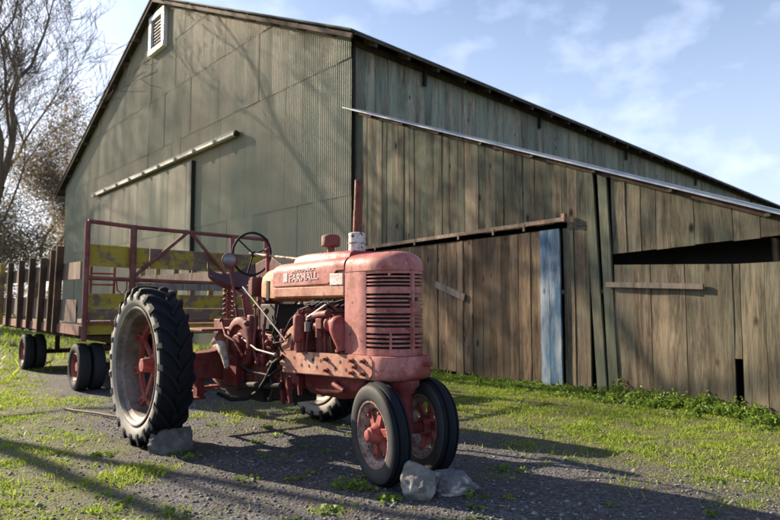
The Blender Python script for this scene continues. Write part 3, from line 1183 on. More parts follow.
# side rails with holes, rivet heads and long bolts
for sg in (-1, 1):
    rl = MB()
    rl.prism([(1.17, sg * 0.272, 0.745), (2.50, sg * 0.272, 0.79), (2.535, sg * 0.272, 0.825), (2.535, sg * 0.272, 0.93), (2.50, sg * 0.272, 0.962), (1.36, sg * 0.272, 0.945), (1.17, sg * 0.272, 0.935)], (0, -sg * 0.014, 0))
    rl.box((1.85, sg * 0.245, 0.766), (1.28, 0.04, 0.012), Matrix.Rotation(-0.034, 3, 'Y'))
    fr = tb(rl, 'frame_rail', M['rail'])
    gu = MB()                                              # curved web rising from the rail to the clutch housing
    inner = [(1.345, 0.946), (1.36, 1.03), (1.40, 1.09), (1.46, 1.13), (1.53, 1.155)]
    outer = [(1.17, 0.93), (1.20, 1.02), (1.27, 1.11), (1.36, 1.165), (1.46, 1.195), (1.53, 1.20)]
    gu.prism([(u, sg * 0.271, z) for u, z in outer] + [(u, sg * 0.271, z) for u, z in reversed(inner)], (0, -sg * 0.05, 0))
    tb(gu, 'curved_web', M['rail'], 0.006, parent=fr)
    hl = MB()
    for (u, z) in ((1.42, 0.885), (1.60, 0.885), (1.72, 0.885), (1.84, 0.885), (2.12, 0.893), (1.54, 0.828), (1.66, 0.828), (1.78, 0.828), (2.05, 0.83), (2.20, 0.835)):
        hl = MB()
        hl.lathe([(0, 0.0), (0, 0.016), (0.004, 0.016)], (u, sg * 0.2735, z), (0, -sg, 0), 12)
        tb(hl, 'rail_hole', M['dark'], parent=fr)
    bl_ = MB()
    for (u, z) in ((1.93, 0.905), (1.94, 0.812), (2.29, 0.915), (2.29, 0.82), (2.435, 0.92), (2.435, 0.825), (2.33, 0.868)):
        bl_ = MB()
        bl_.lathe([(-0.005, 0.022), (0.012, 0.022), (0.014, 0.012), (0.045, 0.012), (0.046, 0.0)], (u, sg * 0.272, z), (0, sg, 0), 8)
        tb(bl_, 'bolt', M['red_cast'], parent=fr)
    bl_ = MB()
    bl_.tube([(1.21, sg * 0.272, 0.87), (1.24, sg * 0.34, 0.872)], 0.014, 8)
    tb(bl_, 'stud', M['red_cast'], parent=fr)

# engine, oil pan and its fittings
en = MB()
en.box((1.78, 0.0, 1.04), (0.78, 0.30, 0.50))
en.box((1.78, 0.0, 1.335), (0.82, 0.24, 0.09))
for i in range(4):
    en.tube([(1.50 + i * 0.18, -0.15, 0.83), (1.50 + i * 0.18, -0.15, 1.24)], 0.055, 12)
en.box((2.16, 0.0, 1.02), (0.06, 0.34, 0.36))
engine = tb(en, 'engine_block', M['red_cast'], 0.012)
pn = MB()
secs = []
for u, zb, w in ((1.30, 0.62, 0.16), (1.5, 0.565, 0.19), (2.0, 0.565, 0.20), (2.24, 0.60, 0.20), (2.34, 0.68, 0.19)):
    secs.append([Vector((u, -w, 0.80)), Vector((u, -w, zb + 0.06)), Vector((u, -w * 0.75, zb)), Vector((u, w * 0.75, zb)), Vector((u, w, zb + 0.06)), Vector((u, w, 0.80))])
pn.loft(secs)
tb(pn, 'oil_pan', M['red_dark'], 0.012, parent=engine)
hs = MB()
hs.box((1.82, -0.17, 0.885), (0.86, 0.10, 0.07))
hs.tube([(2.0, -0.16, 0.72), (2.0, -0.25, 0.70), (2.16, -0.26, 0.66)], 0.022, 8)
tb(hs, 'lower_crankcase', M['red_dark'], 0.01, parent=engine)
fl = MB()
fl.lathe([(0, 0), (0, 0.045), (0.012, 0.055), (0.215, 0.055), (0.235, 0.045), (0.245, 0.02), (0.285, 0.018), (0.287, 0)], (1.54, -0.30, 1.035), (0, 0, 1), 20)
tb(fl, 'oil_filter', M['red'], parent=engine)
fb = MB()
fb.tube([(1.54, -0.30, 0.94), (1.54, -0.30, 1.04)], [0.03, 0.036], 12)
fb.box((1.56, -0.22, 1.0), (0.08, 0.16, 0.09))
fb.tube([(1.62, -0.28, 0.93), (1.63, -0.27, 1.10), (1.67, -0.25, 1.22)], 0.010, 8)
tb(fb, 'filter_base', M['red_cast'], 0.006, parent=engine)
el = MB()                                                  # cast cooling outlet with clamps and flange
el.lathe([(0, 0.0), (0, 0.05), (0.01, 0.062), (0.03, 0.062), (0.04, 0.05), (0.09, 0.05), (0.10, 0.058), (0.12, 0.058), (0.12, 0.0)], (1.90, -0.235, 1.195), (1, 0, 0.12), 16)
el.lathe([(-0.02, 0.0), (-0.02, 0.035), (0.0, 0.062), (0.03, 0.078), (0.09, 0.082), (0.15, 0.070), (0.22, 0.048), (0.25, 0.044), (0.252, 0.060), (0.275, 0.060), (0.275, 0.0)], (2.045, -0.25, 1.245), (0.24, 0.03, -1), 20)
for k in range(4):
    a_ = k * 1.57 + 0.6
    el.lathe([(0, 0.012), (0.02, 0.012), (0.021, 0)], (2.03 + 0.05 * math.cos(a_), -0.25 + 0.05 * math.sin(a_), 1.235), (0, 0, 1), 6)
tb(el, 'cast_elbow', M['red'], smooth=50, parent=engine)
cb = MB()
cb.tube([(1.72, -0.26, 1.265), (1.93, -0.26, 1.285)], 0.034, 14)
cb.tube([(1.735, -0.25, 1.17), (1.93, -0.24, 1.175)], 0.045, 12)
cb.tube([(1.80, -0.26, 1.08), (1.80, -0.26, 1.24)], 0.036, 12)
cb.box((1.84, -0.25, 1.20), (0.08, 0.10, 0.09))
tb(cb, 'carburettor', M['red_cast'], 0.005, parent=engine)
sb = MB()
sb.tube([(1.675, -0.30, 1.13), (1.675, -0.30, 1.21)], 0.028, 12)
sb.tube([(1.66, -0.29, 1.25), (1.74, -0.27, 1.29), (1.84, -0.22, 1.36), (1.93, -0.2, 1.40)], 0.015, 8)
tb(sb, 'sediment_bowl', M['steel'], parent=engine)
wr = MB()
rw = random.Random(5)
for i in range(9):
    u = 1.55 + 0.07 * i
    wr.tube([(u, -0.17, 1.30 + rw.uniform(0, .04)), (u + rw.uniform(-.05, .05), -0.24, 1.33 + rw.uniform(0, .06)), (u + rw.uniform(0.05, .15), -0.21, 1.40 + rw.uniform(-.02, .02))], 0.007, 6)
for p in ([(1.05, -0.2, 1.12), (1.2, -0.27, 1.06), (1.34, -0.27, 1.22), (1.46, -0.24, 1.32), (1.6, -0.2, 1.36)],
          [(0.95, -0.22, 1.05), (1.1, -0.3, 1.0), (1.25, -0.29, 1.02), (1.35, -0.27, 1.1)],
          [(0.9, -0.2, 1.25), (1.02, -0.26, 1.17), (1.1, -0.26, 1.02), (1.06, -0.28, 0.9)],
          [(1.02, -0.2, 1.36), (1.06, -0.25, 1.2), (1.02, -0.27, 1.08), (1.12, -0.28, 1.0), (1.22, -0.28, 0.93)]):
    pts = [Vector(q) for q in p]
    wr.tube(pts, 0.009, 6)
tb(wr, 'wiring', M['black'], smooth=60, parent=engine)
for pts, r_, mt in (([(1.58, -0.19, 1.16), (1.60, -0.24, 1.22), (1.70, -0.25, 1.23), (1.80, -0.22, 1.30)], 0.011, 'grease'),
                    ([(1.84, -0.16, 0.88), (1.85, -0.23, 0.95), (1.87, -0.25, 1.08), (1.86, -0.24, 1.17)], 0.016, 'red_cast'),
                    ([(1.98, -0.17, 0.92), (1.97, -0.24, 0.98), (1.95, -0.25, 1.10)], 0.012, 'grease'),
                    ([(1.44, -0.18, 0.98), (1.46, -0.25, 1.05), (1.45, -0.26, 1.22), (1.50, -0.22, 1.33)], 0.013, 'red_dark')):
    q = MB()
    q.tube(pts, r_, 8)
    tb(q, 'fuel_line', M[mt], smooth=60, parent=engine)
for k in range(8):
    q = MB()
    q.lathe([(0, 0.015), (0.016, 0.015), (0.018, 0)], (1.45 + 0.09 * k, -0.151, 1.265 - 0.36 * (k % 2)), (0, -1, 0), 6)
    tb(q, 'engine_bolt', M['grease'], parent=engine)
mf = MB()
mf.box((1.78, 0.15, 1.27), (0.66, 0.10, 0.13))
tb(mf, 'manifold', M['exhaust'], 0.02, parent=engine)

# muffler and stacks standing through the hood
ms = MB()
ms.lathe([(0, 0.074), (0.095, 0.074), (0.097, 0.079), (0.107, 0.079), (0.109, 0.074), (0.185, 0.074), (0.19, 0.060), (0.19, 0.03)], (1.985, 0, 1.80), (0, 0, 1), 24)
muf = tb(ms, 'muffler', M['white_flake'])
ep = MB()
ep.lathe([(0, 0.038), (0.20, 0.038), (0.202, 0.035), (0.47, 0.035), (0.47, 0.030), (0.30, 0.030)], (1.985, 0, 1.985), Vector((0.02, 0.02, 1)), 20)
tb(ep, 'exhaust_pipe', M['exhaust'], parent=muf)
pc = MB()
pc.lathe([(0, 0.034), (0.075, 0.034), (0.078, 0.075), (0.088, 0.086), (0.165, 0.086), (0.18, 0.078), (0.192, 0.05), (0.196, 0.0)], (1.56, 0.02, 1.82), (0, 0, 1), 24)
tb(pc, 'air_precleaner', M['maroon'])

# gearbox, clutch housing, rear axle
gb = MB()
secs = []
for u, w, zb, zt in ((-0.33, 0.26, 0.50, 1.02), (-0.1, 0.30, 0.46, 1.12), (0.30, 0.30, 0.46, 1.14), (0.55, 0.23, 0.54, 1.10), (0.95, 0.21, 0.56, 1.06), (1.16, 0.24, 0.56, 1.12), (1.42, 0.26, 0.60, 1.16)):
    c_ = 0.06
    secs.append([Vector((u, -w, zb + c_)), Vector((u, -w, zt - c_)), Vector((u, -w + c_, zt)), Vector((u, w - c_, zt)), Vector((u, w, zt - c_)), Vector((u, w, zb + c_)), Vector((u, w - c_, zb)), Vector((u, -w + c_, zb))])
gb.loft(secs)
gear = tb(gb, 'gearbox', M['red_cast'], 0.012)
ax = MB()
for sg in (-1, 1):
    ax.loft([[Vector((-0.03 + a * w, sg * v, 0.735 + b * h)) for a, b in ((-1, -1), (1, -1), (1, 1), (-1, 1))] for v, w, h in ((0.27, 0.17, 0.17), (0.40, 0.14, 0.14), (0.86, 0.115, 0.12))])
    ax.lathe([(0, 0.15), (0.02, 0.165), (0.05, 0.165), (0.05, 0.06), (0.15, 0.055)], (-0.03, sg * 0.84, 0.735), (0, sg, 0), 20)
axle = tb(ax, 'rear_axle', M['red_dark'], 0.012)
fd = MB()                                                  # brake housings either side of the gearbox
for sg in (-1, 1):
    fd.lathe([(0.0, 0.0), (0.0, 0.27), (0.055, 0.27), (0.07, 0.25), (0.07, 0.19), (0.045, 0.17), (0.045, 0.10), (0.09, 0.09), (0.09, 0)], (0.46, sg * 0.28, 0.97), (0, sg, 0), 30)
    fd.box((0.36, sg * 0.33, 0.70), (0.30, 0.10, 0.3))
tb(fd, 'brake_housing', M['red_dark'], 0.008, parent=gear)
ul = MB()                                                  # dark underside castings below
ul.box((0.45, -0.12, 0.50), (0.8, 0.3, 0.16))
ul.box((1.15, -0.1, 0.56), (0.4, 0.25, 0.18))
ul.tube([(0.1, -0.33, 0.53), (1.25, -0.30, 0.62)], 0.035, 8)
tb(ul, 'underside', M['grease'], 0.02, parent=gear)
for (p0, p1) in (((1.30, -0.26, 0.70), (1.36, -0.27, 0.47)), ((1.18, -0.24, 0.66), (1.20, -0.25, 0.44)), ((1.43, -0.22, 0.72), (1.47, -0.24, 0.55))):
    q = MB()
    q.beam(p0, p1, 0.07, 0.05, up=(1, 0, 0), taper=0.5)
    tb(q, 'cultivator_lug', M['red_dark'], 0.006, parent=gear)
pd = MB()
pd.tube([(0.20, -0.46, 0.955), (0.34, -0.47, 0.95), (0.42, -0.47, 0.87), (0.50, -0.47, 0.74)], [0.04, 0.052, 0.038, 0.028], 10)
tb(pd, 'brake_lever', M['ivory'], smooth=60, parent=gear)
pf = MB()
pf.box((-0.12, -0.42, 1.10), (0.55, 0.34, 0.025))
tb(pf, 'platform', M['maroon'], 0.005, parent=gear)
ho = MB()
pts = [Vector(p) for p in ((1.25, -0.29, 0.89), (1.15, -0.33, 0.82), (1.03, -0.34, 0.66), (0.88, -0.34, 0.53), (0.70, -0.36, 0.45), (0.45, -0.40, 0.415), (0.20, -0.42, 0.45))]
ho.tube(pts, 0.021, 10)
tb(ho, 'hose', M['black'], smooth=60)
fg = MB()
for u, w, z0_, z1_ in ((1.16, 0.262, 0.54, 1.135), (0.95, 0.235, 0.545, 1.075), (0.56, 0.25, 0.53, 1.115)):
    fg.box((u, 0, (z0_ + z1_) / 2), (0.035, 2 * w, z1_ - z0_))
tb(fg, 'casting_flange', M['red_cast'], 0.006, parent=gear)
rc_ = random.Random(3)
for k in range(16):
    u = (1.135, 0.925, 0.535)[k % 3]
    q = MB()
    q.lathe([(0, 0.016), (0.02, 0.016), (0.022, 0.009), (0.035, 0.009), (0.036, 0)], (u - 0.02, -0.235 + 0.002 * (k % 5), 0.60 + 0.031 * k), (-0.2, -1, 0), 6)
    tb(q, 'flange_bolt', M['grease'] if k % 2 else M['red_cast'], parent=gear)
for pts, r_, mt in (([(0.55, -0.33, 1.02), (0.85, -0.34, 0.93), (1.18, -0.33, 0.90)], 0.011, 'steel'),
                    ([(0.40, -0.36, 0.80), (0.75, -0.36, 0.72), (1.10, -0.34, 0.70), (1.22, -0.30, 0.78)], 0.014, 'grease'),
                    ([(0.70, -0.28, 1.35), (0.74, -0.30, 1.15), (0.72, -0.31, 0.95), (0.80, -0.31, 0.80)], 0.013, 'maroon'),
                    ([(0.84, -0.24, 1.30), (0.87, -0.28, 1.10), (0.90, -0.28, 0.88)], 0.016, 'red_dark'),
                    ([(0.12, -0.36, 1.20), (0.30, -0.40, 1.05), (0.52, -0.40, 1.00), (0.62, -0.37, 0.86)], 0.013, 'red_dark'),
                    ([(0.95, -0.25, 0.80), (1.03, -0.31, 0.72), (1.12, -0.31, 0.60), (1.05, -0.30, 0.48)], 0.016, 'grease')):
    q = MB()
    q.tube(pts, r_, 8)
    q.ball(pts[0], r_ * 1.9, 8, 6)
    q.ball(pts[-1], r_ * 1.9, 8, 6)
    tb(q, 'linkage', M[mt], smooth=60, parent=gear)
for c_, sz, mt in (((0.98, -0.25, 1.0), (0.10, 0.07, 0.12), 'red_dark'), ((0.78, -0.25, 0.83), (0.16, 0.06, 0.10), 'red'), ((1.06, -0.27, 0.79), (0.09, 0.08, 0.09), 'grease'), ((0.66, -0.29, 1.18), (0.07, 0.10, 0.16), 'maroon')):
    q = MB()
    q.box(c_, sz, Matrix.Rotation(0.15, 3, 'Y'))
    q.lathe([(0, 0.03), (0.03, 0.03), (0.035, 0.012), (0.05, 0.0)], (c_[0], c_[1] - sz[1] / 2, c_[2]), (0, -1, 0), 10)
    tb(q, 'side_cover', M[mt], 0.012, parent=gear)
db_ = MB()
db_.beam((-0.62, -0.55, 0.42), (-0.62, 0.55, 0.42), 0.08, 0.025)
for v in (-0.5, 0.5):
    db_.beam((-0.62, v, 0.42), (0.05, v, 0.46), 0.06, 0.02)
    db_.beam((-0.05, v, 0.46), (-0.05, v, 0.66), 0.05, 0.07, up=(1, 0, 0))
db_.beam((-0.85, 0, 0.40), (0.2, 0, 0.42), 0.08, 0.03)
db_.box((0.02, -0.55, 0.50), (0.10, 0.08, 0.22))
db_.box((0.02, -0.62, 0.41), (0.20, 0.22, 0.02))
tb(db_, 'drawbar', M['red_dark'], 0.005)

# seat on its coil spring, levers, rod
sa = MB()
secs = []
for i in range(9):
    t = -1 + i / 4
    row = []
    for j in range(13):
        q = -1 + j / 6
        rr = math.sqrt(max(0, 1 - abs(q) ** 2.6))
        uu = -0.35 + 0.25 * t * max(rr, 0.12)
        z = 1.555 + 0.13 * abs(q) ** 2.2 + 0.16 * (max(0, -t)) ** 2 - 0.02 * (1 - abs(t))
        row.append(Vector((uu, 0.30 * q, z)))
    secs.append(row)
sa.loft(secs, closed=False)
seat = tb(sa, 'seat', M['seat'], smooth=60)
solid(seat, 0.018)
sp = MB()
pts = [(-0.42 + 0.055 * math.cos(2 * math.pi * i / 12), -0.02 + 0.055 * math.sin(2 * math.pi * i / 12), 1.22 + 0.33 * i / 72) for i in range(73)]
sp.tube(pts, 0.011, 6)
tb(sp, 'coil_spring', M['red_cast'], smooth=60, parent=seat)
sq = MB()
sq.tube([(-0.42, -0.02, 1.05), (-0.42, -0.02, 1.55)], 0.018, 8)
sq.beam((-0.32, -0.02, 1.56), (0.02, -0.04, 1.46), 0.07, 0.03)
sq.beam((0.02, -0.04, 1.46), (0.20, -0.05, 1.15), 0.08, 0.035)
sq.box((-0.40, 0, 1.12), (0.22, 0.3, 0.16))
tb(sq, 'seat_support', M['maroon'], 0.006, parent=seat)
rd = MB()
rd.tube([(0.47, -0.30, 1.545), (0.9, -0.31, 1.30), (1.33, -0.31, 1.035)], 0.009, 8)
tb(rd, 'control_rod', M['steel'], parent=gear)
lv = MB()
for (u, v, z, du) in ((0.35, -0.18, 1.45, -0.12), (0.52, -0.12, 1.40, -0.05), (0.30, -0.26, 1.35, -0.06), (0.62, 0.05, 1.50, -0.15)):
    lv = MB()
    lv.tube([(u, v, 1.08), (u + du * 0.4, v, (1.08 + z) / 2), (u + du, v, z)], [0.016, 0.013, 0.010], 8)
    lv.ball((u + du, v, z), 0.02, 8, 6)
    tb(lv, 'lever', M['maroon'], smooth=60, parent=gear)
ib = MB()
ib.box((0.49, -0.10, 1.545), (0.10, 0.26, 0.20))
ib.box((0.53, -0.0, 1.22), (0.06, 0.2, 0.45))
tb(ib, 'instrument_box', M['maroon'], 0.015)
bx_ = MB()
bx_.box((0.78, -0.02, 1.24), (0.30, 0.34, 0.26))
tb(bx_, 'battery_box', M['dark'], 0.015)
# steering
SW = Vector((0.09, 0, 1.92))
ax_ = Vector((1.0, 0, -0.115)).normalized()
sw = MB()
e = Vector((0, 1, 0))
g = ax_.cross(e)
sw.tube([SW + (e * math.cos(2 * math.pi * i / 40) + g * math.sin(2 * math.pi * i / 40)) * 0.232 for i in range(41)], 0.0125, 10, caps=False)
for k_ in range(3):
    a = 2 * math.pi * k_ / 3 + 0.35
    sw.tube([SW + ax_ * 0.03, SW + (e * math.cos(a) + g * math.sin(a)) * 0.228], 0.009, 6)
sw.lathe([(-0.03, 0.0), (-0.03, 0.025), (0.04, 0.032), (0.06, 0.0)], SW, ax_, 12)
wheel_o = tb(sw, 'steering_wheel', M['black'], smooth=60)
ss = MB()
ss.tube([SW, SW + ax_ * 1.0], 0.0135, 10)
tb(ss, 'steering_shaft', M['ivory'], parent=wheel_o)
sp2 = MB()
sp2.beam((0.48, -0.02, 1.45), (0.46, -0.02, 1.93), 0.035, 0.035, up=(1, 0, 0))
sp2.ball((0.46, -0.02, 1.93), 0.03, 10, 6)
tb(sp2, 'steering_post', M['red_dark'], 0.005, parent=wheel_o)
# headlamp
hl = MB()
LP, ld = Vector((0.10, -0.27, 1.835)), Vector((0.9, -0.42, -0.02)).normalized()
hl.lathe([(-0.105, 0.0), (-0.10, 0.028), (-0.08, 0.054), (-0.045, 0.072), (0.0, 0.079), (0.012, 0.083), (0.022, 0.081), (0.024, 0.071)], LP, ld, 24)
lamp = tb(hl, 'headlight', M['maroon'], smooth=60)
hg = MB()
hg.lathe([(0.022, 0.071), (0.034, 0.06), (0.042, 0.03), (0.044, 0.0)], LP, ld, 24)
tb(hg, 'lens', M['lamp_grey'], smooth=80, parent=lamp)
hs = MB()
hs.tube([LP + Vector((0, 0, -0.085)), (0.16, -0.26, 1.60), (0.30, -0.24, 1.10)], 0.014, 8)
tb(hs, 'lamp_stalk', M['maroon'], parent=lamp)
# red shield panel left of the driver's place
fn = MB()
fn.prism([(-0.75, 0.36, 1.80), (-0.15, 0.36, 1.93), (0.16, 0.36, 1.80), (0.30, 0.36, 1.70), (-0.1, 0.36, 1.62), (-0.6, 0.36, 1.70)], (0, 0.02, 0))
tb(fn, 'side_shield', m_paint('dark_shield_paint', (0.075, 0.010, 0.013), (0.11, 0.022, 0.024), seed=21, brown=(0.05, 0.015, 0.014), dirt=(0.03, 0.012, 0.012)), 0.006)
fs_ = MB()
for u in (-0.4, 0.1):
    fs_ = MB()
    fs_.beam((u, 0.37, 1.70), (u + 0.1, 0.30, 1.08), 0.05, 0.03, up=(1, 0, 0))
    tb(fs_, 'shield_bracket', M['maroon'], 0.004)

# front pedestal
pe = MB()
pe.lathe([(0, 0.09), (0.03, 0.10), (0.06, 0.13), (0.10, 0.135), (0.115, 0.12), (0.13, 0.12)], (2.585, 0, 0.665), (0, 0, 1), 24)
ped = tb(pe, 'pedestal_collar', M['red_cast'], 0.004)
pe = MB()
pe.tube([(2.585, 0, 0.68), (2.59, 0, 0.55), (2.60, 0, 0.36)], [0.072, 0.075, 0.085], 18)
pe.tube([(2.60, -0.22, 0.385), (2.60, 0.22, 0.385)], 0.045, 14)
tb(pe, 'pedestal', M['red_dark'], smooth=60)


# wheels
def rear_wheel(sg):
    c = Vector((-0.03, sg * 1.05, 0.765))
    root = bpy.data.objects.new('rear_wheel', None)
    COL.objects.link(root)
    root.parent = tractor
    root.location = c
    t = MB()
    prof = [(-0.10, 0.555), (-0.125, 0.575), (-0.150, 0.61), (-0.163, 0.655), (-0.158, 0.700), (-0.140, 0.728), (-0.09, 0.742), (0, 0.748)]
    prof = prof + [(-a, b) for a, b in reversed(prof[:-1])]
    n = 72
    for i in range(len(prof) - 1):
        rm = (prof[i][1] + prof[i + 1][1]) / 2
        t.tint = 0.65 if 0.585 < rm < 0.705 else (0.2 if rm < 0.6 else 0.0)
        t.lathe([prof[i], prof[i + 1]], (0, 0, 0), (0, 1, 0), n)
    def rad(y):
        y = abs(y)
        return float(np.interp(y, [0, 0.09, 0.14, 0.158, 0.163], [0.748, 0.742, 0.728, 0.70, 0.66]))
    NL = 23
    for side in (-1, 1):
        for k in range(NL):
            th0 = 2 * math.pi * (k + (0.5 if side > 0 else 0)) / NL + 0.06
            ts = np.linspace(0, 1, 9)
            secs = []
            for q in ts:
                y = side * (0.166 - 0.176 * q) if q > 0.12 else side * (0.164 + 0.001 * q)
                th = th0 - 0.30 * q ** 1.25
                if q < 0.12:
                    rb, hh = 0.672 + 0.2 * q, 0.012
                else:
                    rb, hh = rad(y), 0.040
                wd = 0.030 - 0.006 * q
                sec = []
                for (dw, dr_) in ((-1.25, -0.02), (-0.8, hh), (0.8, hh), (1.25, -0.02)):
                    a = th + dw * wd / 0.75
                    r_ = rb + dr_
                    yy = y + (side * (0.010 if dr_ > 0 else 0) if q < 0.3 else 0)
                    sec.append(Vector((r_ * math.cos(a), yy, r_ * math.sin(a))))
                secs.append(sec)
            t.tint = 0.0
            t.loft(secs)
    t.build('tyre', M['tyre'], root, smooth=35)
    rm_ = MB()
    pr = [(0.128, 0.560), (0.142, 0.580), (0.152, 0.575), (0.148, 0.560), (0.132, 0.545), (0.108, 0.538), (0.092, 0.520), (0.080, 0.500), (0.03, 0.486), (-0.03, 0.486), (-0.080, 0.500), (-0.092, 0.520), (-0.108, 0.538), (-0.132, 0.545), (-0.148, 0.560), (-0.152, 0.575), (-0.142, 0.580), (-0.128, 0.56)]
    rm_.lathe(pr, (0, 0, 0), (0, 1, 0), 72)
    rim = rm_.build('rim', M['rim'], root, smooth=30)
    solid(rim, 0.006)
    hb = MB()
    y0 = -sg * 0.065
    hb.lathe([(y0 - 0.022, 0.395), (y0 - 0.022, 0.445), (y0 + 0.022, 0.445), (y0 + 0.022, 0.395)], (0, 0, 0), (0, 1, 0), 48, closed=True)
    hb.lathe([(-sg * 0.20, 0.0), (-sg * 0.20, 0.09), (-sg * 0.12, 0.12), (-sg * 0.05, 0.12), (-sg * 0.02, 0.08), (sg * 0.08, 0.065), (sg * 0.085, 0.0)], (0, 0, 0), (0, 1, 0), 24)
    for k in range(8):
        a = 2 * math.pi * (k + 0.25) / 8
        d = Vector((math.cos(a), 0, math.sin(a)))
        yo = Vector((0, y0, 0))
        hb.beam(d * 0.10 + yo, d * 0.40 + yo, 0.055, 0.03, up=(0, 1, 0))
        hb.beam(d * 0.42 + yo, d * 0.487 + Vector((0, sg * 0.05, 0)) + yo, 0.09, 0.045, up=(0, 1, 0))
        hb.lathe([(0, 0.022), (0.05, 0.022), (0.051, 0)], d * 0.455 + Vector((0, sg * 0.02, 0)) + yo, (0, sg, 0), 6)
    hb.build('wheel_centre', M['red'], root, smooth=35, bevel=0.004)
    return root


def front_wheel(sg):
    root = bpy.data.objects.new('front_wheel', None)
    COL.objects.link(root)
    root.parent = tractor
    root.location = (2.60, sg * 0.245, 0.385)
    root.rotation_euler = (sg * R(-3.0), 0, R(-12))
    t = MB()
    half = [(0.052, 0.240), (0.066, 0.252), (0.080, 0.285), (0.084, 0.318), (0.080, 0.345), (0.070, 0.362), (0.060, 0.372), (0.047, 0.377), (0.044, 0.366), (0.034, 0.366), (0.031, 0.384), (0.014, 0.392)]
    prof = [(-a, b) for a, b in half] + [(a, b) for a, b in reversed(half)]
    for i in range(len(prof) - 1):
        rm = (prof[i][1] + prof[i + 1][1]) / 2
        ym = abs(prof[i][0] + prof[i + 1][0]) / 2
        t.tint = 0.10 if ym > 0.066 else 0.0
        t.lathe([prof[i], prof[i + 1]], (0, 0, 0), (0, 1, 0), 64)
    t.build('tyre', M['tyre'], root, smooth=40)
    r_ = MB()
    pr = [(0.052, 0.240), (0.062, 0.254), (0.070, 0.254), (0.068, 0.242), (0.052, 0.232), (0.044, 0.212), (0.030, 0.198), (-0.030, 0.198), (-0.044, 0.212), (-0.052, 0.232), (-0.068, 0.242), (-0.070, 0.254), (-0.062, 0.254), (-0.052, 0.24)]
    r_.lathe(pr, (0, 0, 0), (0, 1, 0), 56)
    rim = r_.build('rim', M['rim_rusty'], root, smooth=30)
    solid(rim, 0.004)
    h = MB()
    h.lathe([(-0.06, 0.0), (-0.06, 0.07), (0.02, 0.085), (0.035, 0.082), (0.06, 0.062), (0.09, 0.056), (0.094, 0.045), (0.112, 0.042), (0.118, 0.03), (0.12, 0.0)], (0, 0, 0), (0, sg, 0), 24)
    for k in range(6):
        a = 2 * math.pi * (k + 0.2) / 6
        d = Vector((math.cos(a), 0, math.sin(a)))
        h.beam(d * 0.06 + Vector((0, sg * 0.015, 0)), d * 0.200 + Vector((0, sg * 0.0, 0)), 0.07, 0.035, up=(0, 1, 0), taper=0.8)
        h.lathe([(0, 0.014), (0.025, 0.014), (0.026, 0)], d * 0.172 + Vector((0, sg * 0.015, 0)), (0, sg, 0), 6)
    h.build('hub', M['red'], root, smooth=35, bevel=0.004)
    return root


for sg in (-1, 1):
    rear_wheel(sg)
    front_wheel(sg)

# ---------------------------------------------------------------- hay wagon
WF = Vector((-0.638, 0.770, 0))                 # along the wagon, away from the viewer
WA = Vector((0.770, 0.638, 0))                  # across, to the right
WO = Vector((-4.72, 9.86, 0))
wagon = thing('hay_wagon', 'weathered flatbed hay wagon with dark stakes and yellow lichen boards beside the barn', 'wagon', WO)
WW, WLEN = 3.12, 7.2


def wg(l, w, z):
    p = WF * l + WA * w
    return Vector((p.x, p.y, z))


def wbeam(mb, a, b, w, h, up=(0, 0, 1)):
    mb.beam(wg(*a), wg(*b), w, h, up)


dk = MB()
for i in range(11):
    dk.tint = rp_.random()
    w = (i + 0.5) * WW / 11
    wbeam(dk, (0.06, w, 0.985), (WLEN, w, 0.985), WW / 11 - 0.01, 0.04)
deck = dk.build('deck', M['grey_wood'], wagon)
sr = MB()
sr.tint = 0.3
wbeam(sr, (0.0, -0.02, 0.965), (WLEN, -0.02, 0.985), 0.06, 0.15)
wbeam(sr, (0.0, WW + 0.02, 0.965), (WLEN, WW + 0.02, 0.985), 0.06, 0.15)
sr.build('side_rail', M['rail_wood'], wagon, bevel=0.006)
un = MB()
for w in (0.7, 1.75):
    wbeam(un, (0.1, w, 0.80), (WLEN, w, 0.80), 0.09, 0.18)
for l in np.arange(0.35, WLEN, 0.7):
    wbeam(un, (l, -0.03, 0.905), (l, WW + 0.03, 0.905), 0.07, 0.09)
un.build('underframe', M['stake'], wagon)
for side in (0, 1):
    w0 = -0.065 if side == 0 else WW + 0.065
    wi = -0.012 if side == 0 else WW + 0.012
    for i, (l, l2, zt) in enumerate(((1.45, 1.17, 2.35), (1.88, 1.60, 2.31), (2.66, 2.38, 2.22), (3.66, 3.36, 2.27), (4.62, 4.44, 2.28), (5.92, 5.67, 2.30), (6.96, 6.77, 2.33))):
        q = MB()
        q.tint = rp_.random() * 0.6
        wbeam(q, (l, w0, 0.90), (l2, w0 - 0.02, zt), 0.11, 0.055, up=WF)
        q.build('stake', M['yellow'] if (side == 1 or i == 6) else M['stake'], wagon)
    for z0, z1, l0 in ((1.08, 1.44, 0.30), (1.76, 2.04, 0.12)):
        q = MB()
        q.tint = rp_.random() * 0.5
        wbeam(q, (l0, wi, (z0 + z1) / 2), (WLEN, wi, (z0 + z1) / 2 + 0.10), 0.025, z1 - z0)
        q.build('side_board', M['brown_board'], wagon, bevel=0.004)
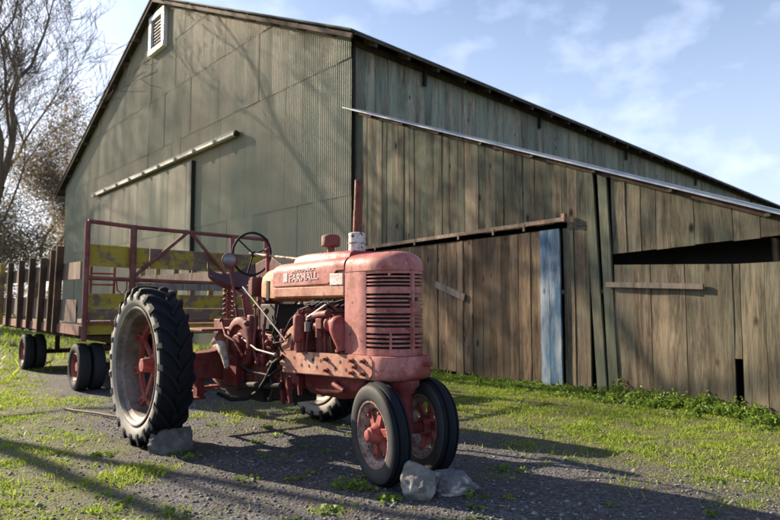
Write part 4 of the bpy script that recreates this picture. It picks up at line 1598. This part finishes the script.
# front end: pipe frame with boards
pf = MB()
pf.tube([wg(-0.03, 0.02, 0.80), wg(-0.03, 0.03, 2.66)], 0.042, 10)
pf.tube([wg(-0.03, 0.72, 0.96), wg(-0.03, 0.72, 2.64)], 0.055, 10)
pf.tube([wg(-0.03, 2.44, 0.85), wg(-0.03, 2.44, 2.60)], 0.038, 10)
pf.tube([wg(-0.03, 3.10, 0.85), wg(-0.03, 3.12, 2.58)], 0.042, 10)
pf.tube([wg(-0.03, 0.03, 2.66), wg(-0.03, 0.8, 2.615), wg(-0.03, 1.64, 2.60), wg(-0.03, 3.12, 2.57)], 0.034, 10)
pf.tube([wg(-0.03, 0.03, 1.78), wg(-0.03, 1.5, 1.745), wg(-0.03, 3.12, 1.73)], 0.034, 10)
pf.tube([wg(-0.05, 0.74, 1.82), wg(-0.05, 1.62, 2.60)], 0.030, 8)
pf.tube([wg(-0.05, 1.66, 2.60), wg(-0.05, 2.40, 1.80)], 0.030, 8)
pf.tube([wg(-0.08, 0.46, 1.74), wg(-0.10, 0.47, 1.60), wg(-0.10, 0.54, 1.53), wg(-0.10, 0.61, 1.60), wg(-0.08, 0.62, 1.74)], 0.012, 8)
pipe = pf.build('pipe_frame', M['maroon'], wagon, smooth=60)
for (z0, z1, tint, w0, w1, mat) in ((1.97, 2.31, 0.72, 0.04, 1.0, 'yellow'), (1.96, 2.29, 0.50, 1.01, 3.08, 'yellow'), (1.315, 1.54, 0.62, 0.04, 3.08, 'yellow'), (1.12, 1.305, 0.35, 0.04, 3.08, 'yellow'), (0.90, 1.06, 0.8, 0.02, 3.1, 'yellow')):
    q = MB()
    q.tint = tint
    wbeam(q, (0.04, w0, (z0 + z1) / 2), (0.04, w1, (z0 + z1) / 2 - 0.02), 0.03, z1 - z0)
    q.build('end_board', M[mat], wagon, bevel=0.004)
q = MB()
q.tint = 0.1
wbeam(q, (-0.075, 0.78, 1.66), (-0.075, 3.08, 1.66), 0.035, 0.11)
q.build('pale_rail', M['grey_wood'], wagon, bevel=0.004)
q = MB()
wbeam(q, (-0.02, 0.04, 1.085), (-0.02, 3.08, 1.085), 0.04, 0.05)
q.build('iron_strip', M['maroon'], wagon)
ld_ = MB()
for w in (0.22, 0.58):
    ld_.tube([wg(0.5, w, 1.0), wg(0.42, w, 1.98)], 0.02, 8)
for i in range(5):
    ld_.tube([wg(0.49 - i * 0.016, 0.22, 1.15 + i * 0.18), wg(0.49 - i * 0.016, 0.58, 1.15 + i * 0.18)], 0.014, 6)
tag(ld_.build('ladder', M['maroon'], None, smooth=60, origin=tuple(WO)) if False else ld_.build('ladder', M['maroon'], None, smooth=60), 'small dark red steel ladder leaning inside the front of the wagon', 'ladder').location = WO
bxx = MB()
bxx.hexa([wg(.5, .9, 1.0), wg(.5, 1.6, 1.0), wg(1.0, 1.6, 1.0), wg(1.0, .9, 1.0), wg(.5, .9, 1.3), wg(.5, 1.6, 1.3), wg(1.0, 1.6, 1.3), wg(1.0, .9, 1.3)])


def wagon_wheel(l, w, sg):
    root = bpy.data.objects.new('wheel', None)
    COL.objects.link(root)
    root.parent = wagon
    root.location = wg(l, w, 0.37)
    t = MB()
    ax = WA * sg
    for i in range(-1, 1):
        c = ax * (i * 0.22)
        t.tint = 0.04
        t.lathe([(-0.06, 0.22), (-0.095, 0.27), (-0.10, 0.32), (-0.08, 0.365), (-0.03, 0.378), (0.03, 0.378), (0.08, 0.365), (0.10, 0.32), (0.095, 0.27), (0.06, 0.22)], c, ax, 36)
    t.build('tyre', M['tyre'], root, smooth=40)
    r_ = MB()
    r_.lathe([(0.07, 0.225), (0.075, 0.215), (0.05, 0.19), (0.0, 0.17), (0.01, 0.08), (0.05, 0.07), (0.055, 0.0)], (0, 0, 0), ax, 30)
    r_.build('rim', M['red'], root, smooth=40)
    return root


for l, w, sg in ((0.55, 0.12, -1), (0.55, WW - 0.12, 1), (4.75, 0.12, -1), (4.75, WW - 0.12, 1)):
    wagon_wheel(l, w, sg)
axl = MB()
for l in (0.55, 4.75):
    wbeam(axl, (l, 0.1, 0.37), (l, WW - 0.1, 0.37), 0.09, 0.09)
    for w in (0.7, 1.75):
        axl.beam(wg(l, w, 0.38), wg(l, w, 0.74), 0.08, 0.10, up=WF)
axl.beam(wg(0.55, WW / 2, 0.45), wg(4.75, WW / 2, 0.45), 0.10, 0.10)
axl.build('axle', M['stake'], wagon)
tg = MB()
tg.beam(wg(0.5, WW / 2, 0.42), wg(-1.9, WW / 2 + 0.3, 0.38), 0.09, 0.07)
tg.build('tongue', M['maroon'], wagon)
del bxx


# ---------------------------------------------------------------- rocks and the stick
def rock(name, loc, size, rz, mat, seed, label, cuts=11):
    rr = random.Random(seed)
    bm = bmesh.new()
    bmesh.ops.create_icosphere(bm, subdivisions=5, radius=1.0)
    planes = []
    if cuts < 0:
        for d in ((1, .1, .05), (-1, .2, .1), (.1, 1, .15), (-.1, -1, .1), (0, .12, 1), (.6, -.6, .5), (-.7, .5, .6)):
            planes.append((Vector(d).normalized(), rr.uniform(0.66, 0.88)))
    for _ in range(cuts):
        d = Vector((rr.gauss(0, 1), rr.gauss(0, 1), rr.gauss(0, 0.8))).normalized()
        planes.append((d, rr.uniform(0.60, 0.84)))
    for v in bm.verts:
        p = v.co.copy()
        for d, h in planes:
            q = p.dot(d)
            if q > h:
                p -= d * (q - h) * 0.92
        p *= 1 + 0.085 * mnoise.fractal(p * 2.6 + Vector((seed, 0, 0)), 0.6, 2.1, 7)
        v.co = Vector((p.x * size[0], p.y * size[1], p.z * size[2]))
    me = bpy.data.meshes.new(name)
    bm.to_mesh(me)
    bm.free()
    me.shade_smooth()
    me.set_sharp_from_angle(angle=R(32))
    me.materials.append(mat)
    o = bpy.data.objects.new(name, me)
    COL.objects.link(o)
    o.location = loc
    o.rotation_euler = (0, 0, rz)
    tag(o, label, 'rock', 'rocks chocking the tractor wheels')
    return o


rock('rock', (-2.03, 6.10, 0.085), (0.235, 0.17, 0.17), 0.25, m_rock('dusty_grey_stone', (0.075, 0.075, 0.08), (0.17, 0.165, 0.16), 0.1), 21, 'squarish dusty grey stone wedged against the big rear tyre', -1)
rock('rock', (0.205, 4.60, 0.105), (0.135, 0.13, 0.185), 0.4, m_rock('pale_grey_stone', (0.13, 0.13, 0.135), (0.29, 0.28, 0.275), 0.35), 8, 'upright pale grey stone touching the near front tyre', 12)
rock('rock', (0.46, 4.74, 0.07), (0.21, 0.14, 0.115), -0.25, m_rock('white_veined_stone', (0.12, 0.125, 0.14), (0.28, 0.28, 0.28), 1.0), 5, 'low white-patched stone beside the far front tyre', 12)
sk = MB()
sk.tube([(-4.25, 8.45, 0.02), (-3.95, 8.18, 0.03), (-3.6, 8.02, 0.022), (-3.35, 7.80, 0.03), (-3.0, 7.62, 0.02)], [0.010, 0.016, 0.015, 0.017, 0.010], 7)
tag(sk.build('stick', m_plain('weathered_stick', (0.16, 0.11, 0.075), 0.85), None, smooth=60), 'thin brown stick lying on the ground behind the big rear wheel', 'stick')


# ---------------------------------------------------------------- trees
def grow(seed, height, r0, lean=(0, 0), levels=5, spread=0.5, up=0.25, first=0.28, nch=(2, 2), twist=0.16, side_p=0.3):
    """branch skeleton -> list of (points, radii), list of tip points"""
    rr = random.Random(seed)
    out, tips = [], []

    def branch(p, d, length, r, lv):
        n = 6 if lv < 2 else 4
        pts, rs = [p.copy()], [r]
        d = d.copy()
        r1 = r * (0.62 if lv < levels else 0.25)
        for i in range(n):
            d = norm(d + Vector((rr.gauss(0, twist), rr.gauss(0, twist), rr.gauss(0, twist * 0.6) + up * 0.18)))
            p = p + d * (length / n)
            pts.append(p.copy())
            rs.append(r + (r1 - r) * (i + 1) / n)
            if lv < levels and i >= (2 if lv == 0 else 1) and rr.random() < (side_p if lv else 0.5):
                side = norm(d.cross(Vector((rr.gauss(0, 1), rr.gauss(0, 1), rr.gauss(0, 1)))))
                nd_ = norm(d * 0.65 + side * rr.uniform(0.6, 1.1) + Vector((0, 0, up)))
                branch(p.copy(), nd_, length * rr.uniform(0.5, 0.75), rs[-1] * rr.uniform(0.42, 0.62), lv + 1)
        out.append((pts, rs))
        if lv < levels:
            for _ in range(rr.randint(*nch)):
                side = norm(d.cross(Vector((rr.gauss(0, 1), rr.gauss(0, 1), rr.gauss(0, 1)))))
                nd_ = norm(d + side * rr.uniform(spread * 0.6, spread * 1.4) + Vector((0, 0, up * 0.4)))
                branch(p.copy(), nd_, length * rr.uniform(0.62, 0.85), r1 * rr.uniform(0.65, 0.85), lv + 1)
        else:
            tips.append(p.copy())

    branch(Vector((0, 0, -0.1)), norm(Vector((lean[0], lean[1], 1))), height * first, r0, 0)
    return out, tips


def tree_mesh(sk_, min_r=0.006):
    trunk, limbs = MB(), MB()
    for pts, rs in sk_:
        big = rs[0] > 0.085
        rs = [max(x, min_r) for x in rs]
        n = 9 if rs[0] > 0.06 else (5 if rs[0] > 0.02 else 3)
        (trunk if big else limbs).tube(pts, rs, n, caps=False)
    return trunk, limbs


def leaf_cloud(points, count, radius, size, seed):
    rg_ = np.random.RandomState(seed)
    P = np.array([[p.x, p.y, p.z] for p in points])
    c = P[rg_.randint(0, len(P), count)] + rg_.normal(0, radius, (count, 3)) * np.array([1, 1, 0.8])
    a = rg_.normal(0, 1, (count, 3))
    a /= np.linalg.norm(a, axis=1)[:, None]
    b = np.cross(a, rg_.normal(0, 1, (count, 3)))
    b /= np.linalg.norm(b, axis=1)[:, None]
    s = (size * rg_.uniform(0.5, 1.3, count))[:, None]
    v = np.stack([c - a * s, c + b * s * 0.5, c + a * s, c - b * s * 0.5], 1).reshape(-1, 3)
    return v, np.arange(count * 4).reshape(-1, 4), rg_.rand(count)


def make_tree(name, label, loc, rz, seed, height, r0, group=None, leaves=None, **kw):
    t = thing(name, label, 'tree', loc, rz, group)
    sk_, tips = grow(seed, height, r0, **kw)
    zx = sorted(p.z for pts, rs in sk_ for p in pts)
    f_ = height / zx[int(len(zx) * 0.995)]
    sk_ = [([p * f_ for p in pts], rs) for pts, rs in sk_]
    tips = [p * f_ for p in tips]
    if not leaves:                                        # fine twigs along the thin branches
        rt = random.Random(seed + 5)
        for pts, rs in list(sk_):
            if rs[0] < 0.05:
                for p, r in zip(pts[1:], rs[1:]):
                    for _ in range(2):
                        d = norm(norm(pts[-1] - pts[0]) + Vector((rt.gauss(0, 0.6), rt.gauss(0, 0.6), rt.gauss(0.25, 0.4))))
                        ln = rt.uniform(0.35, 0.95)
                        m_ = p + d * ln * 0.5
                        e_ = m_ + norm(d + Vector((rt.gauss(0, 0.3), rt.gauss(0, 0.3), 0.2))) * ln * 0.5
                        sk_.append(([p, m_, e_], [0.009, 0.007, 0.004]))
    tr0, li = tree_mesh(sk_, 0.007)
    tr0.build('trunk', M['bark'], t, smooth=70, fix=False)
    if li.v:
        li.build('branches', M['bark'], t, smooth=70, fix=False)
    if leaves:
        n, rad_, size, mat = leaves
        ends = tips + [p for pts, rs in sk_ if rs[0] < 0.05 for p in pts[1:]]
        v, f, ti = leaf_cloud(ends, n, rad_, size, seed)
        raw_mesh('crown', v, f, M[mat], ti, parent=t)
    return t


def copy_tree(src, label, loc, rz, sc=1.0):
    o = src.copy()
    COL.objects.link(o)
    o.location, o.rotation_euler = loc, (0, 0, rz)
    o.scale = (sc, sc, sc)
    o['label'] = label
    for ch in list(src.children):
        c = ch.copy()
        COL.objects.link(c)
        c.parent = o
    return o


bare = make_tree('bare_tree', 'tall leafless grey tree with a dark trunk rising behind the slatted wagon side', (-13.9, 22.5, 0), 0.0, 135, 18.5, 0.27, group='bare trees beside the barn', lean=(0.16, 0.0), levels=5, spread=0.42, up=0.36, side_p=0.30)
for x, y, rz, sc, lb in ((-29.0, 43.0, 2.2, 1.35, 'very tall leafless tree well beyond the wagon, behind the nearer bare tree'),
                         (-50.0, 52.0, 4.0, 1.95, 'huge leafless tree standing alone outside the yard')):
    copy_tree(bare, lb, (x, y, 0), rz, sc)
make_tree('tall_bare_tree', 'leafless tree with a long clear trunk standing outside the yard', (-12.2, 12.1, 0), 2.6, 77, 15.0, 0.22, lean=(0.0, 0.0), levels=4, spread=0.36, up=0.30, first=1.1)
make_tree('brown_leaved_tree', 'broad tree with sparse dry brown leaves behind the gable end of the barn', (-25.5, 45, 0), 0, 31, 16.5, 0.38, leaves=(75000, 0.9, 0.08, 'dry_leaf'), levels=4, spread=0.6, up=0.15, first=0.22)
make_tree('scrubby_tree', 'grey-brown scrubby tree below the brown-leaved tree', (-22.5, 36, 0), 1, 44, 8.5, 0.2, leaves=(40000, 0.6, 0.065, 'dry_leaf'), levels=4, spread=0.7, up=0.1, first=0.2)
make_tree('scrubby_tree', 'lower rounded olive tree seen between the wagon stakes', (-30, 41, 0), 2, 45, 7.0, 0.2, leaves=(22000, 0.55, 0.075, 'green_leaf'), levels=4, spread=0.75, up=0.1, first=0.2)
rgw = np.random.RandomState(5)
tpts = [Vector((-75 + 62 * q + rgw.normal(0, 1.5), 62 + 16 * q + rgw.normal(0, 2.5), 0.5 + rgw.rand() ** 1.5 * (4.5 + 2.5 * math.sin(q * 19)))) for q in np.linspace(0, 1, 900)]
vw_, fw_, tw_ = leaf_cloud(tpts, 50000, 0.8, 0.15, 9)
tag(raw_mesh('far_thicket', vw_, fw_, M['green_leaf'], tw_), 'grey-green thicket along the far edge of the field beyond the wagon', 'thicket', kind='stuff')
cbv = MB()
p0, p1 = Vector(mpnt(-25.9, 7.0, 0.2)) + K0, Vector((-21.0, 25.0, 3.4))
cbv.tube([p0.lerp(p1, i / 12) - Vector((0, 0, 1.0 * (1 - (2 * i / 12 - 1) ** 2) * 0.3)) for i in range(13)], 0.03, 6)
tag(cbv.build('cable', M['white'], None, smooth=60), 'pale sagging cable running down from the low gable corner of the barn', 'cable')

# ---------------------------------------------------------------- grass, weeds and loose gravel
rg2 = np.random.RandomState(17)


def frustum_points(n, zmin, zmax, power=1.0):
    """random ground points, denser near the viewer, over the whole visible yard and a margin"""
    u = rg2.rand(n) ** power
    y = zmin + (zmax - zmin) * u
    x = (rg2.rand(n) * 2 - 1) * (y * 0.72 + 0.6)
    return x, y


def inside_barn(x, y):
    dw = (x - K0.x) * WALL_N.x + (y - K0.y) * WALL_N.y
    sw_ = (x - K0.x) * WALL_D.x + (y - K0.y) * WALL_D.y
    dm = (x - K0.x) * MET_N.x + (y - K0.y) * MET_N.y
    return ((dw < 0.0) & (sw_ > 0)) | ((dm < 0.12) & (sw_ <= 0))


def make_grass(n, zmin, zmax, power, hmin, hmax, wid):
    x, y = frustum_points(n, zmin, zmax, power)
    clump = fbm(x * 6 + 40, y * 6 + 11)
    keep = (rg2.rand(n) < grass_amount(x, y) ** 1.3 * (0.12 + 1.6 * sstep(0.40, 0.66, clump)) * (0.35 + 0.9 * sstep(0.36, 0.58, fbm(x * 1.9 + 70, y * 1.9 + 2)))) & ~inside_barn(x, y)
    x, y = x[keep], y[keep]
    m = len(x)
    z = ground_h(x, y) - 0.004
    h = rg2.uniform(hmin, hmax, m) * (0.5 + fbm(x * 2.5, y * 2.5)) * (1 + 0.05 * y)
    a = rg2.uniform(0, 2 * math.pi, m)
    w = wid * rg2.uniform(0.6, 1.4, m) * (1 + 0.08 * y)
    bx, by = np.cos(a), np.sin(a)
    lx, ly = rg2.normal(0, 0.55, m) * h, rg2.normal(0, 0.55, m) * h
    v0 = np.stack([x - bx * w, y - by * w, z], -1)
    v1 = np.stack([x + bx * w, y + by * w, z], -1)
    v2 = np.stack([x + bx * w * 0.6 + lx * 0.5, y + by * w * 0.6 + ly * 0.5, z + h * 0.65], -1)
    v3 = np.stack([x - bx * w * 0.2 + lx, y - by * w * 0.2 + ly, z + h], -1)
    return np.stack([v0, v1, v2, v3], 1).reshape(-1, 3), np.clip(rg2.normal(0.45, 0.25, m) + (fbm(x, y) - 0.5) * 0.8, 0, 1)


va, ta = make_grass(420000, 2.6, 14.0, 1.0, 0.010, 0.036, 0.0030)
vb, tb_ = make_grass(30000, 12.0, 42.0, 1.0, 0.05, 0.12, 0.008)
vv = np.concatenate([va, vb])
grass = raw_mesh('grass', vv, np.arange(len(vv)).reshape(-1, 4), M['grass'], np.concatenate([ta, tb_]))
tag(grass, 'short green grass and moss over the yard and along the barn', 'grass', kind='stuff')

# leafy weeds at the foot of the plank wall and a few tufts among the gravel
lv_, lt_ = [], []


def weed(x, y, h, n, spread):
    for _ in range(n):
        a = rg2.uniform(0, 2 * math.pi)
        rr = spread * math.sqrt(rg2.rand())
        p = np.array([x + rr * math.cos(a), y + rr * math.sin(a), h * rg2.uniform(0.25, 1.0) * (1 - 0.5 * rr / spread)])
        s = rg2.uniform(0.010, 0.026)
        d = np.array([math.cos(a), math.sin(a), rg2.uniform(-0.3, 0.7)])
        d /= np.linalg.norm(d)
        q = np.cross(d, rg2.normal(0, 1, 3))
        q /= np.linalg.norm(q)
        lv_.extend([p - d * s, p + q * s * 0.8, p + d * s, p - q * s * 0.8])
        lt_.append(rg2.rand())


for _ in range(330):
    s = rg2.uniform(2.3, 10.6)
    n = abs(rg2.normal(0, 0.30)) + 0.05
    tall = (0.5 + 1.1 * float(fbm(np.array(s * 1.7), np.array(3.0)))) * (0.06 + 0.15 * float(sstep(4.5, 7.2, np.array(s))) * math.exp(-n * 2.2))
    p = K0 + WALL_D * s + WALL_N * n
    weed(p.x, p.y, tall * rg2.uniform(0.5, 1.5), int(20 + 300 * tall), rg2.uniform(0.07, 0.17))
for (x, y, h, n) in ((-0.34, 4.86, 0.10, 60), (-0.23, 4.80, 0.09, 50), (-0.02, 4.55, 0.06, 45), (-1.93, 5.98, 0.05, 40), (-1.75, 5.8, 0.05, 30), (-0.4, 4.3, 0.05, 40), (0.62, 4.65, 0.06, 25), (-0.65, 4.1, 0.04, 35),
                     (-1.1, 5.1, 0.04, 30), (0.9, 5.4, 0.05, 30), (-2.6, 5.9, 0.05, 40), (0.35, 4.05, 0.04, 30), (-1.4, 4.3, 0.04, 40)):
    weed(x, y, h, n, 0.10)
for _ in range(60):
    x, y = rg2.uniform(-2.2, 3.0), rg2.uniform(3.4, 7.5)
    weed(x, y, 0.035, 14, 0.06)
lv_ = np.array(lv_)
weeds = raw_mesh('weeds', lv_, np.arange(len(lv_)).reshape(-1, 4), M['weed'], np.array(lt_))
tag(weeds, 'low leafy green weeds along the foot of the plank wall', 'weeds', kind='stuff')

# loose stones
n = 26000
x, y = frustum_points(n, 3.0, 10.0, 1.25)
keep = (rg2.rand(n) < 1.0 - 0.8 * grass_amount(x, y)) & ~inside_barn(x, y)
x, y = x[keep], y[keep]
m = len(x)
s = 0.0042 + 0.010 * rg2.rand(m) ** 3.5
oc = np.array([[1, 0, 0], [0, 1, 0], [-1, 0, 0], [0, -1, 0], [0, 0, 1], [0, 0, -1]], dtype=float)
ofs = np.array([[0, 1, 4], [1, 2, 4], [2, 3, 4], [3, 0, 4], [1, 0, 5], [2, 1, 5], [3, 2, 5], [0, 3, 5]])
an = rg2.uniform(0, 2 * math.pi, m)
jit = oc[None] * rg2.uniform(0.6, 1.3, (m, 6, 1)) + rg2.normal(0, 0.18, (m, 6, 3))
rx = jit[..., 0] * np.cos(an)[:, None] - jit[..., 1] * np.sin(an)[:, None]
ry = jit[..., 0] * np.sin(an)[:, None] + jit[..., 1] * np.cos(an)[:, None]
pv = np.stack([x[:, None] + rx * s[:, None] * 1.2, y[:, None] + ry * s[:, None] * 1.2, (ground_h(x, y) + s * 0.3)[:, None] + jit[..., 2] * s[:, None] * 0.75], -1).reshape(-1, 3)
pf_ = (ofs[None] + (np.arange(m) * 6)[:, None, None]).reshape(-1, 3)
peb = raw_mesh('gravel', pv, pf_, M['pebble'], np.repeat(rg2.rand(m), 8))
tag(peb, 'loose dark gravel scattered over the yard', 'gravel', kind='stuff')

# a few larger stones pressed into the yard, and leaf litter
n = 420
x, y = frustum_points(n, 3.2, 9.5, 1.2)
keep = ~inside_barn(x, y)
x, y = x[keep], y[keep]
m = len(x)
s = 0.010 + 0.020 * rg2.rand(m) ** 3
jit = oc[None] * rg2.uniform(0.6, 1.3, (m, 6, 1)) + rg2.normal(0, 0.2, (m, 6, 3))
pv = np.stack([x[:, None] + jit[..., 0] * s[:, None] * 1.3, y[:, None] + jit[..., 1] * s[:, None], (ground_h(x, y) + s * 0.1)[:, None] + jit[..., 2] * s[:, None] * 0.7], -1).reshape(-1, 3)
pf_ = (ofs[None] + (np.arange(m) * 6)[:, None, None]).reshape(-1, 3)
tag(raw_mesh('yard_stones', pv, pf_, M['pebble'], np.repeat(rg2.rand(m), 8)), 'larger grey stones lying loose among the gravel', 'stones', kind='stuff')
n = 2600
x, y = frustum_points(n, 3.0, 12.0, 1.1)
keep = ~inside_barn(x, y) & (rg2.rand(n) < 0.25 + 0.75 * fbm(x * 0.8 + 7, y * 0.8) ** 2)
x, y = x[keep], y[keep]
m = len(x)
an = rg2.uniform(0, 2 * math.pi, m)
ln = rg2.uniform(0.008, 0.022, m)
wd = np.where(rg2.rand(m) < 0.5, ln * 0.5, 0.0018)
ln = np.where(wd < 0.002, ln * 2.6, ln)
dx, dy = np.cos(an), np.sin(an)
z = ground_h(x, y) + 0.007
tz = rg2.normal(0, 0.25, m) * ln
q = [np.stack([x - dx * ln, y - dy * ln, z - tz * 0.3], -1), np.stack([x + dy * wd, y - dx * wd, z + 0.003], -1),
     np.stack([x + dx * ln, y + dy * ln, z + np.abs(tz)], -1), np.stack([x - dy * wd, y + dx * wd, z + 0.003], -1)]
vl = np.stack(q, 1).reshape(-1, 3)
tag(raw_mesh('leaf_litter', vl, np.arange(len(vl)).reshape(-1, 4), M['dry_leaf'], rg2.rand(m)), 'dry brown leaves and straw scattered over the gravel', 'leaf litter', kind='stuff')
